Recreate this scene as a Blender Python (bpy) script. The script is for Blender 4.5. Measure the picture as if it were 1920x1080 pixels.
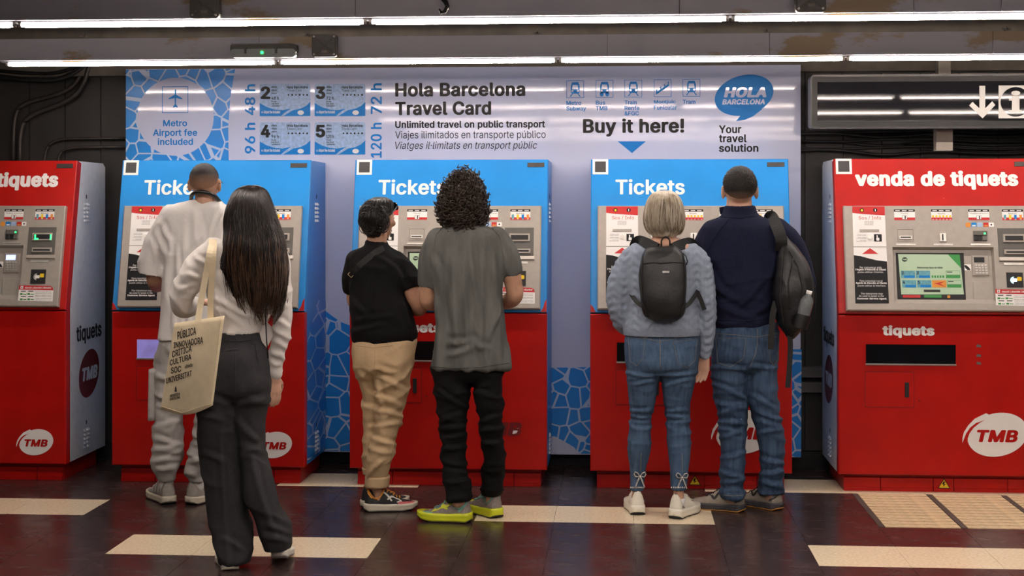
import bpy, math, random
import numpy as np
from mathutils import Vector, Matrix, noise, geometry
from mathutils.bvhtree import BVHTree
random.seed(7)
for o in list(bpy.data.objects): bpy.data.objects.remove(o)
S = bpy.context.scene
COL = S.collection
# ---------------------------------------------------------------- camera
F = 2800.0; CH = 1.57; VX = 1160.0; VY = 385.0       # focal length, eye height, vanishing point (1920x1080)
TH = math.atan((VX-960)/F); CT, ST = math.cos(TH), math.sin(TH)
cam = bpy.data.cameras.new('camera'); co = bpy.data.objects.new('camera', cam); COL.objects.link(co)
cam.sensor_width = 36; cam.lens = F*36/1920; cam.shift_y = (VY-540)/1920
co.location = (0, 0, CH); co.rotation_euler = (math.pi/2, 0, TH); S.camera = co
# ---------------------------------------------------------------- world, exposure
w = bpy.data.worlds.new('world'); S.world = w; w.use_nodes = True
w.node_tree.nodes['Background'].inputs[0].default_value = (0, 0, 0, 1)      # underground: no sky
w.node_tree.nodes['Background'].inputs[1].default_value = 0.0
vs = S.view_settings; vs.view_transform = 'Standard'; vs.look = 'None'; vs.gamma = 1; vs.use_curve_mapping = False
vs.exposure = 0.05
TUBE = 8.0; STRIP = 165.0                              # radiance of the tube covers and of the downward LED strips in them

def ray(px, py):
    l = (px-960)/F
    return Vector((l*CT-ST, l*ST+CT, -(py-VY)/F))
EYE = Vector((0, 0, CH))
def atY(px, py, Y):
    r = ray(px, py); return EYE + r*(Y/r.y)
def atZ(px, py, Z=0.0):
    r = ray(px, py); return EYE + r*((Z-CH)/r.z)
# ---------------------------------------------------------------- materials
def lin(h):
    c = [int(h[i:i+2], 16)/255 for i in (0, 2, 4)]
    return tuple((x/12.92 if x <= .04045 else ((x+.055)/1.055)**2.4) for x in c)+(1,)
MATS = {}
def mat(name, col, rough=.5, metal=0, var=.12, vs_=14, bump=0, bs=200, stretch=(1, 1, 1), emit=0, spec=.5, coat=0, alpha=1, trans=0, col2=None, kind='noise', fold=0, fs=7, fz=.5):
    m = bpy.data.materials.new(name); m.use_nodes = True; MATS[name] = m
    nt = m.node_tree; N, L = nt.nodes, nt.links; b = N['Principled BSDF']
    c = lin(col)
    b.inputs['Roughness'].default_value = rough; b.inputs['Metallic'].default_value = metal
    b.inputs['Specular IOR Level'].default_value = spec
    if coat: b.inputs['Coat Weight'].default_value = coat; b.inputs['Coat Roughness'].default_value = .12
    if alpha < 1: b.inputs['Alpha'].default_value = alpha
    if trans: b.inputs['Transmission Weight'].default_value = trans
    tc = N.new('ShaderNodeTexCoord'); mp = N.new('ShaderNodeMapping'); mp.inputs['Scale'].default_value = stretch
    L.new(tc.outputs['Object'], mp.inputs[0])
    nz = N.new('ShaderNodeTexNoise'); nz.inputs['Scale'].default_value = vs_; nz.inputs['Detail'].default_value = 4
    L.new(mp.outputs[0], nz.inputs[0])
    rp = N.new('ShaderNodeValToRGB'); rp.color_ramp.elements[0].position = .3; rp.color_ramp.elements[1].position = .7
    c2 = lin(col2) if col2 else tuple(min(1, x*(1+var)) for x in c[:3])+(1,)
    c1 = c if col2 else tuple(x*(1-var) for x in c[:3])+(1,)
    rp.color_ramp.elements[0].color = c1; rp.color_ramp.elements[1].color = c2
    L.new(nz.outputs[0], rp.inputs[0]); L.new(rp.outputs[0], b.inputs['Base Color'])
    if emit:
        L.new(rp.outputs[0], b.inputs['Emission Color']); b.inputs['Emission Strength'].default_value = emit
    if bump:
        if kind == 'knit':
            t = N.new('ShaderNodeTexVoronoi'); t.inputs['Scale'].default_value = bs; t.inputs['Randomness'].default_value = .25; out = t.outputs['Distance']
        elif kind == 'wave':
            t = N.new('ShaderNodeTexWave'); t.inputs['Scale'].default_value = bs; t.inputs['Distortion'].default_value = 1.5; out = t.outputs['Fac']
        else:
            t = N.new('ShaderNodeTexNoise'); t.inputs['Scale'].default_value = bs; t.inputs['Detail'].default_value = 3; out = t.outputs[0]
        L.new(mp.outputs[0], t.inputs[0])
        bp = N.new('ShaderNodeBump'); bp.inputs['Strength'].default_value = min(1, bump); bp.inputs['Distance'].default_value = .004
        L.new(out, bp.inputs['Height']); L.new(bp.outputs[0], b.inputs['Normal'])
    if fold:                                                   # soft creases of cloth
        mp2 = N.new('ShaderNodeMapping'); mp2.inputs['Scale'].default_value = (1, 1, fz); mp2.inputs['Rotation'].default_value = (0, .35, 0); L.new(tc.outputs['Object'], mp2.inputs[0])
        t2 = N.new('ShaderNodeTexNoise'); t2.noise_type = 'RIDGED_MULTIFRACTAL'; t2.inputs['Scale'].default_value = fs; t2.inputs['Detail'].default_value = 2.5; t2.inputs['Distortion'].default_value = .6; L.new(mp2.outputs[0], t2.inputs[0])
        b2 = N.new('ShaderNodeBump'); b2.inputs['Strength'].default_value = fold; b2.inputs['Distance'].default_value = .02; L.new(t2.outputs[0], b2.inputs['Height'])
        if bump: L.new(b2.outputs[0], bp.inputs['Normal'])
        else: L.new(b2.outputs[0], b.inputs['Normal'])
    return m
def M(n): return MATS[n]
for a in [
 ('red_paint', 'b0100a', .36, 0, .10, 6, 0, 200, (1, 1, 1), 0, .3), ('blue_foil', '1886d2', .32, 0, .06, 5, 0, 200, (1, 1, 1), 0, .35),
 ('silver', 'dcdfe5', .42, .1, .06, 20), ('console', 'a39b92', .42, .2, .05, 30), ('console_edge', '6d625b', .5, .2, .05, 30), ('console_dark', '5b5853', .5, .1, .05, 30),
 ('steel', 'c4c1bb', .3, .7, .1, 30), ('white_print', 'ece9e6', .45, 0, .02, 10, 0, 200, (1, 1, 1), 0, .2), ('black_print', '17171a', .45, 0, .02, 10, 0, 200, (1, 1, 1), 0, .2), ('dark_print', '2a2a2c', .4, 0, .02, 10),
 ('red_print', 'c01a1c', .45, 0, .02, 10), ('blue_print', '127cc8', .4, 0, .03, 8, 0, 200, (1, 1, 1), 0, .2), ('paleblue_print', '9fb9dc', .4, 0, .2, 60), ('maroon', '6d1015', .4, 0, .05, 10),
 ('yellow_print', 'e8c21a', .45, 0, .03, 10), ('green_print', '2c8a3c', .45, 0, .03, 10), ('orange_print', 'd98a2a', .45, 0, .03, 10), ('teal_print', '5a9aa8', .45, 0, .25, 90),
 ('board', 'd0d3ea', .05, 0, .02, 2), ('rubber', '131315', .6, 0, .1, 10), ('glass_dark', '0b0d12', .08, 0, .1, 5),
 ('beige_tile', 'ead8b8', .22, 0, .14, 70), ('grout_dark', '1c1716', .8, 0, .2, 40), ('rib', 'e0c69e', .4, 0, .25, 30), ('grille_strip', '4f4640', .6, 0, .2, 30),
 ('wall_dark', '231f1e', .55, 0, .5, 4), ('plinth', '0d0d0f', .6, 0, .2, 5), ('ceiling', '1b1918', .8, 0, .4, 3), ('wall_far', 'b0ada9', .7, 0, .2, 3),
 ('conduit', '3b3532', .45, .4, .2, 30), ('cable', '181617', .55, 0, .2, 30), ('rail', '5f5e5d', .4, .6, .1, 10), ('beige_wall', '6f675c', .7, 0, .2, 10),
 ('box_grey', '605d59', .5, .1, .15, 20), ('post', '8d857b', .6, 0, .1, 10), ('clear', 'aab0ad', .15, 0, .1, 10),
 ('sign_body', '26262a', .35, 0, .1, 10), ('sign_face', '141418', .03, 0, .15, 4), ('sign_white', 'd5d2cc', .4, 0, .02, 10),
 ]: mat(*a)
mat('screen', '9db394', .3, emit=.2, var=.03); mat('screen_lit', '8f86d0', .3, emit=.35, var=.2, vs_=9); mat('lcd', 'b9c8ff', .3, emit=1.3, var=.02)
mat('led_green', '1fe85a', .3, emit=6, var=.02); mat('led_white', 'bfe6ff', .3, emit=2.5, var=.02)
mat('tube', 'fff4ea', .4, emit=TUBE, var=.0); mat('led_strip', 'fff1e6', .4, emit=STRIP, var=.0)
# weathered light channel: grey-violet metal with brownish patches of peeling film
def channel_mat():
    m = mat('channel', '9a989c', .5, .1, .05, 2); nt = m.node_tree; N, L = nt.nodes, nt.links
    nz = N['Noise Texture']; nz.inputs['Scale'].default_value = 1.6; nz.inputs['Detail'].default_value = 8; nz.inputs['Roughness'].default_value = .62
    mp = N['Mapping']; mp.inputs['Scale'].default_value = (1, 1, 2.5)
    r = N['Color Ramp'].color_ramp; r.elements[0].color = lin('c2c0ca'); r.elements[1].color = lin('ab977c'); r.elements[0].position = .57; r.elements[1].position = .61
channel_mat()
def floor_mat():
    m = mat('dark_tile', '3a2c2a', .2, 0, .25, 5, bump=.012, bs=9, spec=.6); nt = m.node_tree; N, L = nt.nodes, nt.links; b = N['Principled BSDF']
    tc = N.new('ShaderNodeTexCoord'); mp = N.new('ShaderNodeMapping'); mp.inputs['Scale'].default_value = (.8, 1.6, 1); L.new(tc.outputs['Object'], mp.inputs[0])
    n2 = N.new('ShaderNodeTexNoise'); n2.inputs['Scale'].default_value = 5; n2.inputs['Detail'].default_value = 3; L.new(mp.outputs[0], n2.inputs[0])
    r = N.new('ShaderNodeMapRange'); r.inputs[1].default_value = .3; r.inputs[2].default_value = .8; r.inputs[3].default_value = .2; r.inputs[4].default_value = .34
    L.new(n2.outputs[0], r.inputs[0]); L.new(r.outputs[0], b.inputs['Roughness'])
floor_mat()
def chipped(name):                                             # small pale chips in the paint
    nt = M(name).node_tree; N, L = nt.nodes, nt.links; b = N['Principled BSDF']
    v = N.new('ShaderNodeTexVoronoi'); v.inputs['Scale'].default_value = 7; L.new(N['Texture Coordinate'].outputs['Object'], v.inputs['Vector'])
    lt = N.new('ShaderNodeMath'); lt.operation = 'LESS_THAN'; lt.inputs[1].default_value = .022; L.new(v.outputs['Distance'], lt.inputs[0])
    mx = N.new('ShaderNodeMix'); mx.data_type = 'RGBA'; L.new(lt.outputs[0], mx.inputs[0]); L.new(N['Color Ramp'].outputs[0], mx.inputs[6]); mx.inputs[7].default_value = lin('c9b4a4'); L.new(mx.outputs[2], b.inputs['Base Color'])
chipped('red_paint')
def mosaic_mat():
    m = mat('mosaic', '1c79c4', .3); nt = m.node_tree; N, L = nt.nodes, nt.links; b = N['Principled BSDF']
    tc = N.new('ShaderNodeTexCoord'); mp = N.new('ShaderNodeMapping'); mp.inputs['Scale'].default_value = (1, .35, 1)
    L.new(tc.outputs['Object'], mp.inputs[0])
    v = N.new('ShaderNodeTexVoronoi'); v.feature = 'DISTANCE_TO_EDGE'; v.inputs['Scale'].default_value = 10.5; L.new(mp.outputs[0], v.inputs['Vector'])
    r = N.new('ShaderNodeValToRGB'); e = r.color_ramp.elements; e[0].position = .04; e[1].position = .052; e[0].color = lin('c2d0ea'); e[1].color = lin('1c8ade')
    L.new(v.outputs['Distance'], r.inputs[0]); L.new(r.outputs[0], b.inputs['Base Color'])
mosaic_mat()
# ---------------------------------------------------------------- mesh builder
class Fr:
    def __init__(s, O, U, V):
        s.O = Vector(O); s.U = Vector(U).normalized(); s.V = Vector(V).normalized(); s.N = s.U.cross(s.V)
    def p(s, u, v, d=0): return s.O + s.U*u + s.V*v + s.N*d
class MB:
    def __init__(s): s.v = []; s.f = []; s.m = []
    def add(s, vs, fs, m=0):
        k = len(s.v); s.v += [tuple(v) for v in vs]; s.f += [tuple(i+k for i in f) for f in fs]; s.m += [m]*len(fs)
    def box(s, x0, x1, y0, y1, z0, z1, m=0):
        s.add([(x, y, z) for x in (x0, x1) for y in (y0, y1) for z in (z0, z1)], [(0, 1, 3, 2), (4, 6, 7, 5), (0, 4, 5, 1), (2, 3, 7, 6), (0, 2, 6, 4), (1, 5, 7, 3)], m)
    def fbox(s, fr, u0, u1, v0, v1, d0, d1, m=0, ch=0):
        if ch:                                            # chamfered front
            s.prism(fr, [(u0, v0), (u1, v0), (u1, v1), (u0, v1)], d0, d1-ch, m, cap=False)
            a = [fr.p(u, v, d1-ch) for u, v in ((u0, v0), (u1, v0), (u1, v1), (u0, v1))]; b = [fr.p(u, v, d1) for u, v in ((u0+ch, v0+ch), (u1-ch, v0+ch), (u1-ch, v1-ch), (u0+ch, v1-ch))]
            s.add(a+b, [(0, 1, 5, 4), (1, 2, 6, 5), (2, 3, 7, 6), (3, 0, 4, 7), (4, 5, 6, 7)], m)
        else: s.prism(fr, [(u0, v0), (u1, v0), (u1, v1), (u0, v1)], d0, d1, m)
    def prism(s, fr, pts, d0, d1, m=0, cap=True):
        n = len(pts); vs = [fr.p(u, v, d0) for u, v in pts]+[fr.p(u, v, d1) for u, v in pts]
        fs = [tuple(range(n-1, -1, -1))]+[(i, (i+1) % n, n+(i+1) % n, n+i) for i in range(n)]
        if cap: fs.append(tuple(range(n, 2*n)))
        s.add(vs, fs, m)
    def poly(s, fr, pts, d, m=0): s.add([fr.p(u, v, d) for u, v in pts], [tuple(range(len(pts)))], m)
    def rect(s, fr, u0, u1, v0, v1, d, m=0): s.poly(fr, [(u0, v0), (u1, v0), (u1, v1), (u0, v1)], d, m)
    def rrect(s, fr, u0, u1, v0, v1, r, d, m=0): s.poly(fr, rr(u0, u1, v0, v1, r), d, m)
    def frame(s, fr, u0, u1, v0, v1, t, d, m=0):
        for a in ((u0, u1, v0, v0+t), (u0, u1, v1-t, v1), (u0, u0+t, v0+t, v1-t), (u1-t, u1, v0+t, v1-t)): s.rect(fr, *a, d, m)
    def loft(s, rings, m=0, caps=True, closed=True):
        n = len(rings[0]); vs = [p for r in rings for p in r]; fs = []
        for i in range(len(rings)-1):
            for j in range(n if closed else n-1): fs.append((i*n+j, i*n+(j+1) % n, (i+1)*n+(j+1) % n, (i+1)*n+j))
        if caps: fs += [tuple(range(n-1, -1, -1)), tuple(range((len(rings)-1)*n, len(rings)*n))]
        s.add(vs, fs, m)
    def tube(s, pts, r, n=8, m=0, caps=True, flat=1.0):
        pts = [Vector(p) for p in pts]; R = r if isinstance(r, (list, tuple)) else [r]*len(pts); rings = []; pn = None
        for i, p in enumerate(pts):
            t = (pts[min(i+1, len(pts)-1)]-pts[max(i-1, 0)])
            t = t.normalized() if t.length > 1e-9 else Vector((0, 0, 1))
            a = pn if pn is not None else (Vector((0, 0, 1)) if abs(t.z) < .9 else Vector((0, 1, 0)))
            a = (a - t*a.dot(t)); a = a.normalized() if a.length > 1e-6 else t.orthogonal().normalized(); pn = a; b = t.cross(a)
            rings.append([p + a*(R[i]*math.cos(2*math.pi*j/n)) + b*(R[i]*flat*math.sin(2*math.pi*j/n)) for j in range(n)])
        s.loft(rings, m, caps)
    def ell(s, c, a, b, h, m=0, nu=16, nv=10, rot=None):
        vs = []; c = Vector(c)
        for i in range(nv+1):
            t = math.pi*i/nv
            for j in range(nu):
                q = Vector((a*math.sin(t)*math.cos(2*math.pi*j/nu), b*math.sin(t)*math.sin(2*math.pi*j/nu), h*math.cos(t)))
                if rot: q = rot @ q
                vs.append(c+q)
        s.add(vs, [(i*nu+j, (i+1)*nu+j, (i+1)*nu+(j+1) % nu, i*nu+(j+1) % nu) for i in range(nv) for j in range(nu)], m)
    def capsule(s, p0, p1, r0, r1, n=12, m=0):
        p0, p1 = Vector(p0), Vector(p1); t = (p1-p0).normalized(); pts = []; rs = []
        for k in (-1, -.8, -.45, 0): pts.append(p0+t*(r0*k)); rs.append(max(r0*math.sqrt(max(0, 1-k*k)), r0*.08))
        for k in (0, .45, .8, 1): pts.append(p1+t*(r1*k)); rs.append(max(r1*math.sqrt(max(0, 1-k*k)), r1*.08))
        s.tube(pts, rs, n, m)
    def mesh(s, name, mats, smooth=False):
        me = bpy.data.meshes.new(name); me.from_pydata(s.v, [], s.f)
        for x in (mats if isinstance(mats, (list, tuple)) else [mats]): me.materials.append(M(x))
        if max(s.m, default=0): me.polygons.foreach_set('material_index', s.m)
        if smooth: me.polygons.foreach_set('use_smooth', [True]*len(me.polygons))
        me.update(); return me
    def build(s, name, mats, parent=None, smooth=False): return link(name, s.mesh(name, mats, smooth), parent)
def rr(u0, u1, v0, v1, r, n=5):
    o = []
    for cx, cy, a in ((u1-r, v0+r, -90), (u1-r, v1-r, 0), (u0+r, v1-r, 90), (u0+r, v0+r, 180)):
        for k in range(n+1): t = math.radians(a+90*k/n); o.append((cx+r*math.cos(t), cy+r*math.sin(t)))
    return o
def ellipse(cu, cv, a, b, rot=0, n=40, t0=0, t1=2*math.pi, end=False):
    c, s_ = math.cos(rot), math.sin(rot); o = []
    for k in range(n + (1 if end else 0)):
        t = t0+(t1-t0)*k/n; x, y = a*math.cos(t), b*math.sin(t); o.append((cu+x*c-y*s_, cv+x*s_+y*c))
    return o
def link(name, me, parent=None):
    o = bpy.data.objects.new(name, me); COL.objects.link(o)
    if parent: o.parent = parent; o.location = -parent.location if getattr(parent, 'wspace', False) else (0, 0, 0)
    return o
def tag(o, label=None, cat=None, group=None, kind=None):
    for k, v in (('label', label), ('category', cat), ('group', group), ('kind', kind)):
        if v: o[k] = v
    return o
WORLD = {}
def thing(name, label, cat, loc=(0, 0, 0), group=None):
    o = bpy.data.objects.new(name, None); o.empty_display_size = .1; COL.objects.link(o); o.location = loc
    return tag(o, label, cat, group)
def wbuild(mb, name, mats, parent, smooth=False):           # mesh given in world coordinates under a thing placed at its base
    o = mb.build(name, mats, None, smooth); o.parent = parent
    l = Vector((0, 0, 0)); q = parent
    while q: l += q.location; q = q.parent
    o.location = -l; return o
# ---------------------------------------------------------------- lettering (outline font that is built into Blender)
TC = {}
FONT = None
try:                                                          # the grotesque that ships with Blender; else its built-in font
    import os
    fp = os.path.join(bpy.utils.system_resource('DATAFILES'), 'fonts', 'Inter.woff2')
    if os.path.exists(fp): FONT = bpy.data.fonts.load(fp)
except Exception: FONT = None
def tmesh(body, bold=0.0, shear=0.0, res=2):
    k = (body, bold, shear)
    if k not in TC:
        cu = bpy.data.curves.new('t', 'FONT'); cu.body = body
        if FONT: cu.font = FONT
        cu.shear = shear; cu.resolution_u = res; cu.fill_mode = 'NONE'
        cu.space_character = 1.0+bold*1.6
        ob = bpy.data.objects.new('t', cu); COL.objects.link(ob)
        dg = bpy.context.evaluated_depsgraph_get(); dg.update(); me = bpy.data.meshes.new_from_object(ob.evaluated_get(dg))
        # fill the outlines by winding number (the outlines of this font cross themselves)
        P2 = [Vector((v.co.x, v.co.y)) for v in me.vertices]; n = len(P2); nb = {i: set() for i in range(n)}
        for ed in me.edges: a_, b_ = ed.vertices; nb[a_].add(b_); nb[b_].add(a_)
        de = []; st_ = 0
        while st_ < n:
            e_ = st_
            while e_+1 < n and (e_+1) in nb[e_]: e_ += 1
            de += [(i, i+1) for i in range(st_, e_)]
            if e_ > st_+1: de.append((e_, st_))
            st_ = e_+1
        cv, _, cf = geometry.delaunay_2d_cdt(P2, de, [], 0, 1e-6)[:3]
        vs = [(p.x, p.y, 0) for p in cv]; A_ = np.array([P2[i][:] for i, j in de]); B_2 = np.array([P2[j][:] for i, j in de]); C_2 = np.array([[sum(cv[i].x for i in f)/3, sum(cv[i].y for i in f)/3] for f in cf])
        up = (A_[None, :, 1] <= C_2[:, None, 1]) & (B_2[None, :, 1] > C_2[:, None, 1]); dn = (A_[None, :, 1] > C_2[:, None, 1]) & (B_2[None, :, 1] <= C_2[:, None, 1])
        cr = (B_2[None, :, 0]-A_[None, :, 0])*(C_2[:, None, 1]-A_[None, :, 1])-(C_2[:, None, 0]-A_[None, :, 0])*(B_2[None, :, 1]-A_[None, :, 1])
        wn = (up & (cr > 0)).sum(1)-(dn & (cr < 0)).sum(1); fs = [tuple(f) for f, k_ in zip(cf, wn) if k_ != 0]
        bpy.data.objects.remove(ob); bpy.data.curves.remove(cu); bpy.data.meshes.remove(me)
        x0 = min(v[0] for v in vs); x1 = max(v[0] for v in vs); y0 = min(v[1] for v in vs); y1 = max(v[1] for v in vs)
        if bold > .012:                                        # bolder: the outline spread in twelve directions
            n = len(vs); base = list(vs); bf = list(fs)
            for j in range(12):
                a = math.pi*j/6+.26; vs += [(x+bold*1.15*math.cos(a), y+bold*.8*math.sin(a), j+1) for x, y, _ in base]; fs += [tuple(i+n*(j+1) for i in f) for f in bf]
            x0 -= bold*1.15; x1 += bold*1.15; y0 -= bold*.8; y1 += bold*.8
        TC[k] = ([((x-x0)/(x1-x0), (y-y0)/(y1-y0), z*.00006) for x, y, z in vs], fs)
    return TC[k]
def text(mb, fr, body, u0, u1, v0, v1, d, m=0, bold=.02, shear=0, vert=False):
    vs, fs = tmesh(body, bold, shear)
    if vert: mb.add([fr.p(u1+(u0-u1)*y, v0+(v1-v0)*x, d+z) for x, y, z in vs], fs, m)     # reading upwards
    else: mb.add([fr.p(u0+(u1-u0)*x, v0+(v1-v0)*y, d+z) for x, y, z in vs], fs, m)
# ================================================================ THE SETTING
GX = lambda k: -0.3215+0.3975*k                 # tile columns
GY = [5.37, 5.77, 6.175, 6.58, 6.98, 7.395, 7.795, 8.25, 8.65, 9.03]
fl = MB(); fl.box(-9, 9, -4, 9.06, -.1, -.004); floor = tag(fl.build('floor', 'dark_tile'), kind='structure')
meshes = {}
def tile(k, r, m):
    x0, x1, y0, y1 = GX(k), GX(k+1), GY[r], GY[r+1]; key = (r, m); g = .0009
    if key not in meshes:
        q = MB(); a, b = (x1-x0)-2*g, (y1-y0)-2*g; q.box(0, a, 0, b, -.004, 0); meshes[key] = q.mesh('tile', m)
    o = link('tile', meshes[key], floor); o.location = (x0+g, y0+g, 0)
BEIGE = {(5, k) for k in range(-10, -6)} | {(5, -1), (5, 0), (5, 1)} | {(3, -5), (3, -4), (3, -3)} | {(3, k) for k in range(3, 8)} | {(7, -4), (7, -3), (7, 2), (7, 3)} | {(1, -1), (1, 0)}
for r in range(9):
    for k in range(-11, 8):
        if r in (5, 6) and k >= 4: continue
        tile(k, r, 'beige_tile' if (r, k) in BEIGE or (r == 7 and k >= 4 and k <= 6) else 'dark_tile')
rib = MB(); rib.box(0, .362, 0, .058, -.004, .002); ribm = rib.mesh('rib', 'rib')
st = MB(); st.box(0, .026, 0, .845, -.004, .0015); stm = st.mesh('divider', 'grille_strip')
for k in range(4, 8):
    q = MB(); q.box(0, .3955, 0, .853, -.004, -.0025); o = q.build('tactile_slab', 'grout_dark', floor); o.location = (GX(k), 7.396, 0)
    for j in range(12): c = link('rib', ribm, o); c.location = (.03, .004+j*.0707, 0)
    c = link('divider', stm, o); c.location = (0, .004, 0)
# back wall with its dark panels
q = MB(); q.box(-9, 9, 9.05, 9.25, 0, 2.9); wall = tag(q.build('wall_back', 'wall_dark'), kind='structure')
pm = MB(); pm.box(0, .222, 9.028, 9.05, .105, 2.36); pmm = pm.mesh('panel', 'wall_dark')
for i in range(-19, 14):
    x = -.02+i*.2265
    if -2.7 < x < .8: continue
    o = link('panel', pmm, wall); o.location = (x, 0, 0)
q = MB(); q.box(-9, 9, 9.02, 9.05, 0, .1); tag(q.build('baseboard_back', 'plinth'), kind='structure')
q = MB(); q.box(-9, 9, 8.96, 9.05, 2.365, 2.9); tag(q.build('trim_1', 'beige_wall'), kind='structure')
q = MB(); q.box(-9, 9, -4, 9.25, 2.78, 2.95); tag(q.build('ceiling', 'ceiling'), kind='structure')
q = MB(); q.box(-9, 9, -4.2, -4, 0, 2.9); tag(q.build('wall_front', 'wall_far'), kind='structure')
for sx, n in ((-9.2, 'wall_left'), (9, 'wall_right')):
    q = MB(); q.box(sx, sx+.2, -4, 9.25, 0, 2.9); tag(q.build(n, 'wall_far'), kind='structure')
# ---------------------------------------------------------------- light channels with their fluorescent tubes
def light_channel(Y, x0, x1, label, joints, zt, clips=(), ph=0.0):
    off = Y < 6; t = thing('light_channel_offscreen' if off else 'light_channel', label, 'light', (0, Y, 2.34), 'fluorescent light channels under the ceiling')
    js = [x0]+list(joints)+[x1]
    for a, b in zip(js[:-1], js[1:]):
        q = MB(); q.box(a+.0015, b-.0015, -.05, .07, .026, zt); q.box(a+.0015, b-.0015, -.058, .07, .017, .03); q.build('casing', 'channel', t)
    q = MB(); q.box(x0, x1, -.03, .05, .012, .018); q.build('reflector', 'channel', t)
    x = x0+.03+ph
    while x < x1-.2:
        e = min(x+1.5, x1-.03)
        q = MB(); q.tube([(x+.012, -.022, 0), (e-.012, -.022, 0)], .0088, 12); sf = '_offscreen' if off or e < atY(0, 40, Y).x or x > atY(1920, 40, Y).x else ''; tb0 = q.build('tube'+sf, 'tube', t, True); q = MB(); q.box(x+.03, e-.03, -.030, -.014, -.0101, -.0094); q.build('led_strip'+sf, 'led_strip', tb0)
        for s_ in (x, e-.012): q = MB(); q.tube([(s_, -.022, 0), (s_+.012, -.022, 0)], .0092, 10); q.box(s_, s_+.012, -.03, -.014, 0, .018); q.build('tube_socket', 'steel', t)
        x = e+.012
    for cx in clips:
        q = MB(); q.box(cx-.022, cx+.022, -.02, -.012, zt+.012, zt+.02); q.box(cx-.004, cx+.004, -.02, -.012, zt-.012, zt+.035); q.box(cx-.008, cx+.008, -.016, .02, zt-.001, zt+.01); q.build('hanger_clip', 'post', t)
light_channel(7.97, -3.37, 3.6, 'far grey channel of tubes above the information board with emergency lamp', [-1.93, -.06, .79, 1.94], .135,
              [atY(x, 60, 7.97).x for x in (160, 578, 1008, 1437, 1887)])
light_channel(6.24, -3.6, 3.4, 'grey channel of tubes carrying a hook and two junction boxes', [-1.1, .25, 1.2, 1.55], .43, ph=-.5)
for Y, a, b, lb in ((4.5, -2.2, 3.4, 'third channel of tubes out from the information board'), (2.76, -2.2, 3.4, 'fourth channel of tubes out from the information board'), (1.0, -2.2, 3.4, 'fifth channel of tubes out from the information board')):
    light_channel(Y, a, b, lb, [.2], .43)
# conduits under the ceiling between the channels
for i, (Y, r) in enumerate(((6.7, .02), (6.95, .03), (7.3, .025), (7.55, .018))):
    q = MB(); q.tube([(x*.5, Y+.03*math.sin(x*1.7+i), 2.72-.05*(i % 2)+.01*math.sin(x*2.3)) for x in range(-10, 9)], r, 8)
    tag(q.build('ceiling_pipe', 'cable', None, True), ('first', 'second', 'third', 'fourth')[i]+' dark ceiling pipe counted from the near light channel towards the board', 'pipe', 'pipes under the dark ceiling')
# ---------------------------------------------------------------- boxes and lamp on the channels
def junction_box(px0, px1, py0, py1, Y, label):
    a, b = atY(px0, py1, Y), atY(px1, py0, Y); w_, h = b.x-a.x, b.z-a.z
    t = thing('junction_box', label, 'junction box', (a.x, Y, a.z), 'junction boxes on the light channels'); fr = Fr((0, 0, 0), (1, 0, 0), (0, 0, 1))
    q = MB(); q.prism(fr, rr(0, w_, 0, h, .018), -.0, .035); q.build('housing', 'box_grey', t)
    q = MB(); q.prism(fr, rr(.01, w_-.01, .01, h-.01, .014), .035, .042)
    for p0, p1 in (((.02, .02), (w_-.02, h-.02)), ((.02, h-.02), (w_-.02, .02))): q.tube([fr.p(*p0, .043), fr.p(*p1, .043)], .0025, 5)
    q.build('lid', 'box_grey', t)
    for u, v in ((.014, .014), (w_-.014, .014), (.014, h-.014), (w_-.014, h-.014)):
        s_ = MB(); s_.prism(fr, ellipse(u, v, .005, .005, n=10), .04, .046); s_.build('screw', 'steel', t)
    s_ = MB(); s_.rect(fr, w_*.4, w_*.62, .022, .034, .0445); s_.build('sticker', 'post', t)
junction_box(587, 634, 65, 108, 7.911, 'square grey junction box beside the emergency lamp')
junction_box(360, 415, -16, 37, 6.181, 'square grey junction box on the near channel above the man in white')
junction_box(1489, 1547, -28, 25, 6.181, 'square grey junction box on the near channel above the navy sweater man')
a, b = atY(436, 110, 7.911), atY(560, 84, 7.911)
t = thing('emergency_light', 'long clear emergency lamp with a green indicator on the far channel', 'lamp', (a.x, 7.911, a.z)); fr = Fr((0, 0, 0), (1, 0, 0), (0, 0, 1)); W_, H_ = b.x-a.x, b.z-a.z
q = MB(); q.prism(fr, rr(.0, W_, .022, H_, .015), 0, .05); q.fbox(fr, .01, W_-.03, H_-.008, H_+.002, 0, .06, 0); q.build('housing', 'box_grey', t)
q = MB(); q.prism(fr, rr(.004, W_-.004, 0, .045, .018), .0, .065); q.build('diffuser', 'clear', t)
for u in (.24, .7):
    q = MB(); q.fbox(fr, W_*u-.006, W_*u+.006, .02, .052, .05, .072, 0, .002); q.build('latch', 'box_grey', t)
q = MB(); q.prism(fr, rr(W_*.47, W_*.51, .018, .032, .004), .06, .068); q.build('indicator', 'led_green', t)
q = MB(); h = [atY(825, -20, 6.17), atY(826, -6, 6.17), atY(836, 4, 6.15), atY(839, 12, 6.15), atY(834, 22, 6.15), atY(827, 24, 6.15), atY(823, 17, 6.15)]; q.tube(h, [.008, .009, .01, .01, .009, .007, .004], 8); q.box(h[0].x-.01, h[0].x+.01, 6.16, 6.192, h[0].z-.01, h[0].z+.03)
tag(q.build('hook', 'rubber', None, True), 'curved black iron hook on the near light channel', 'hook')
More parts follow.
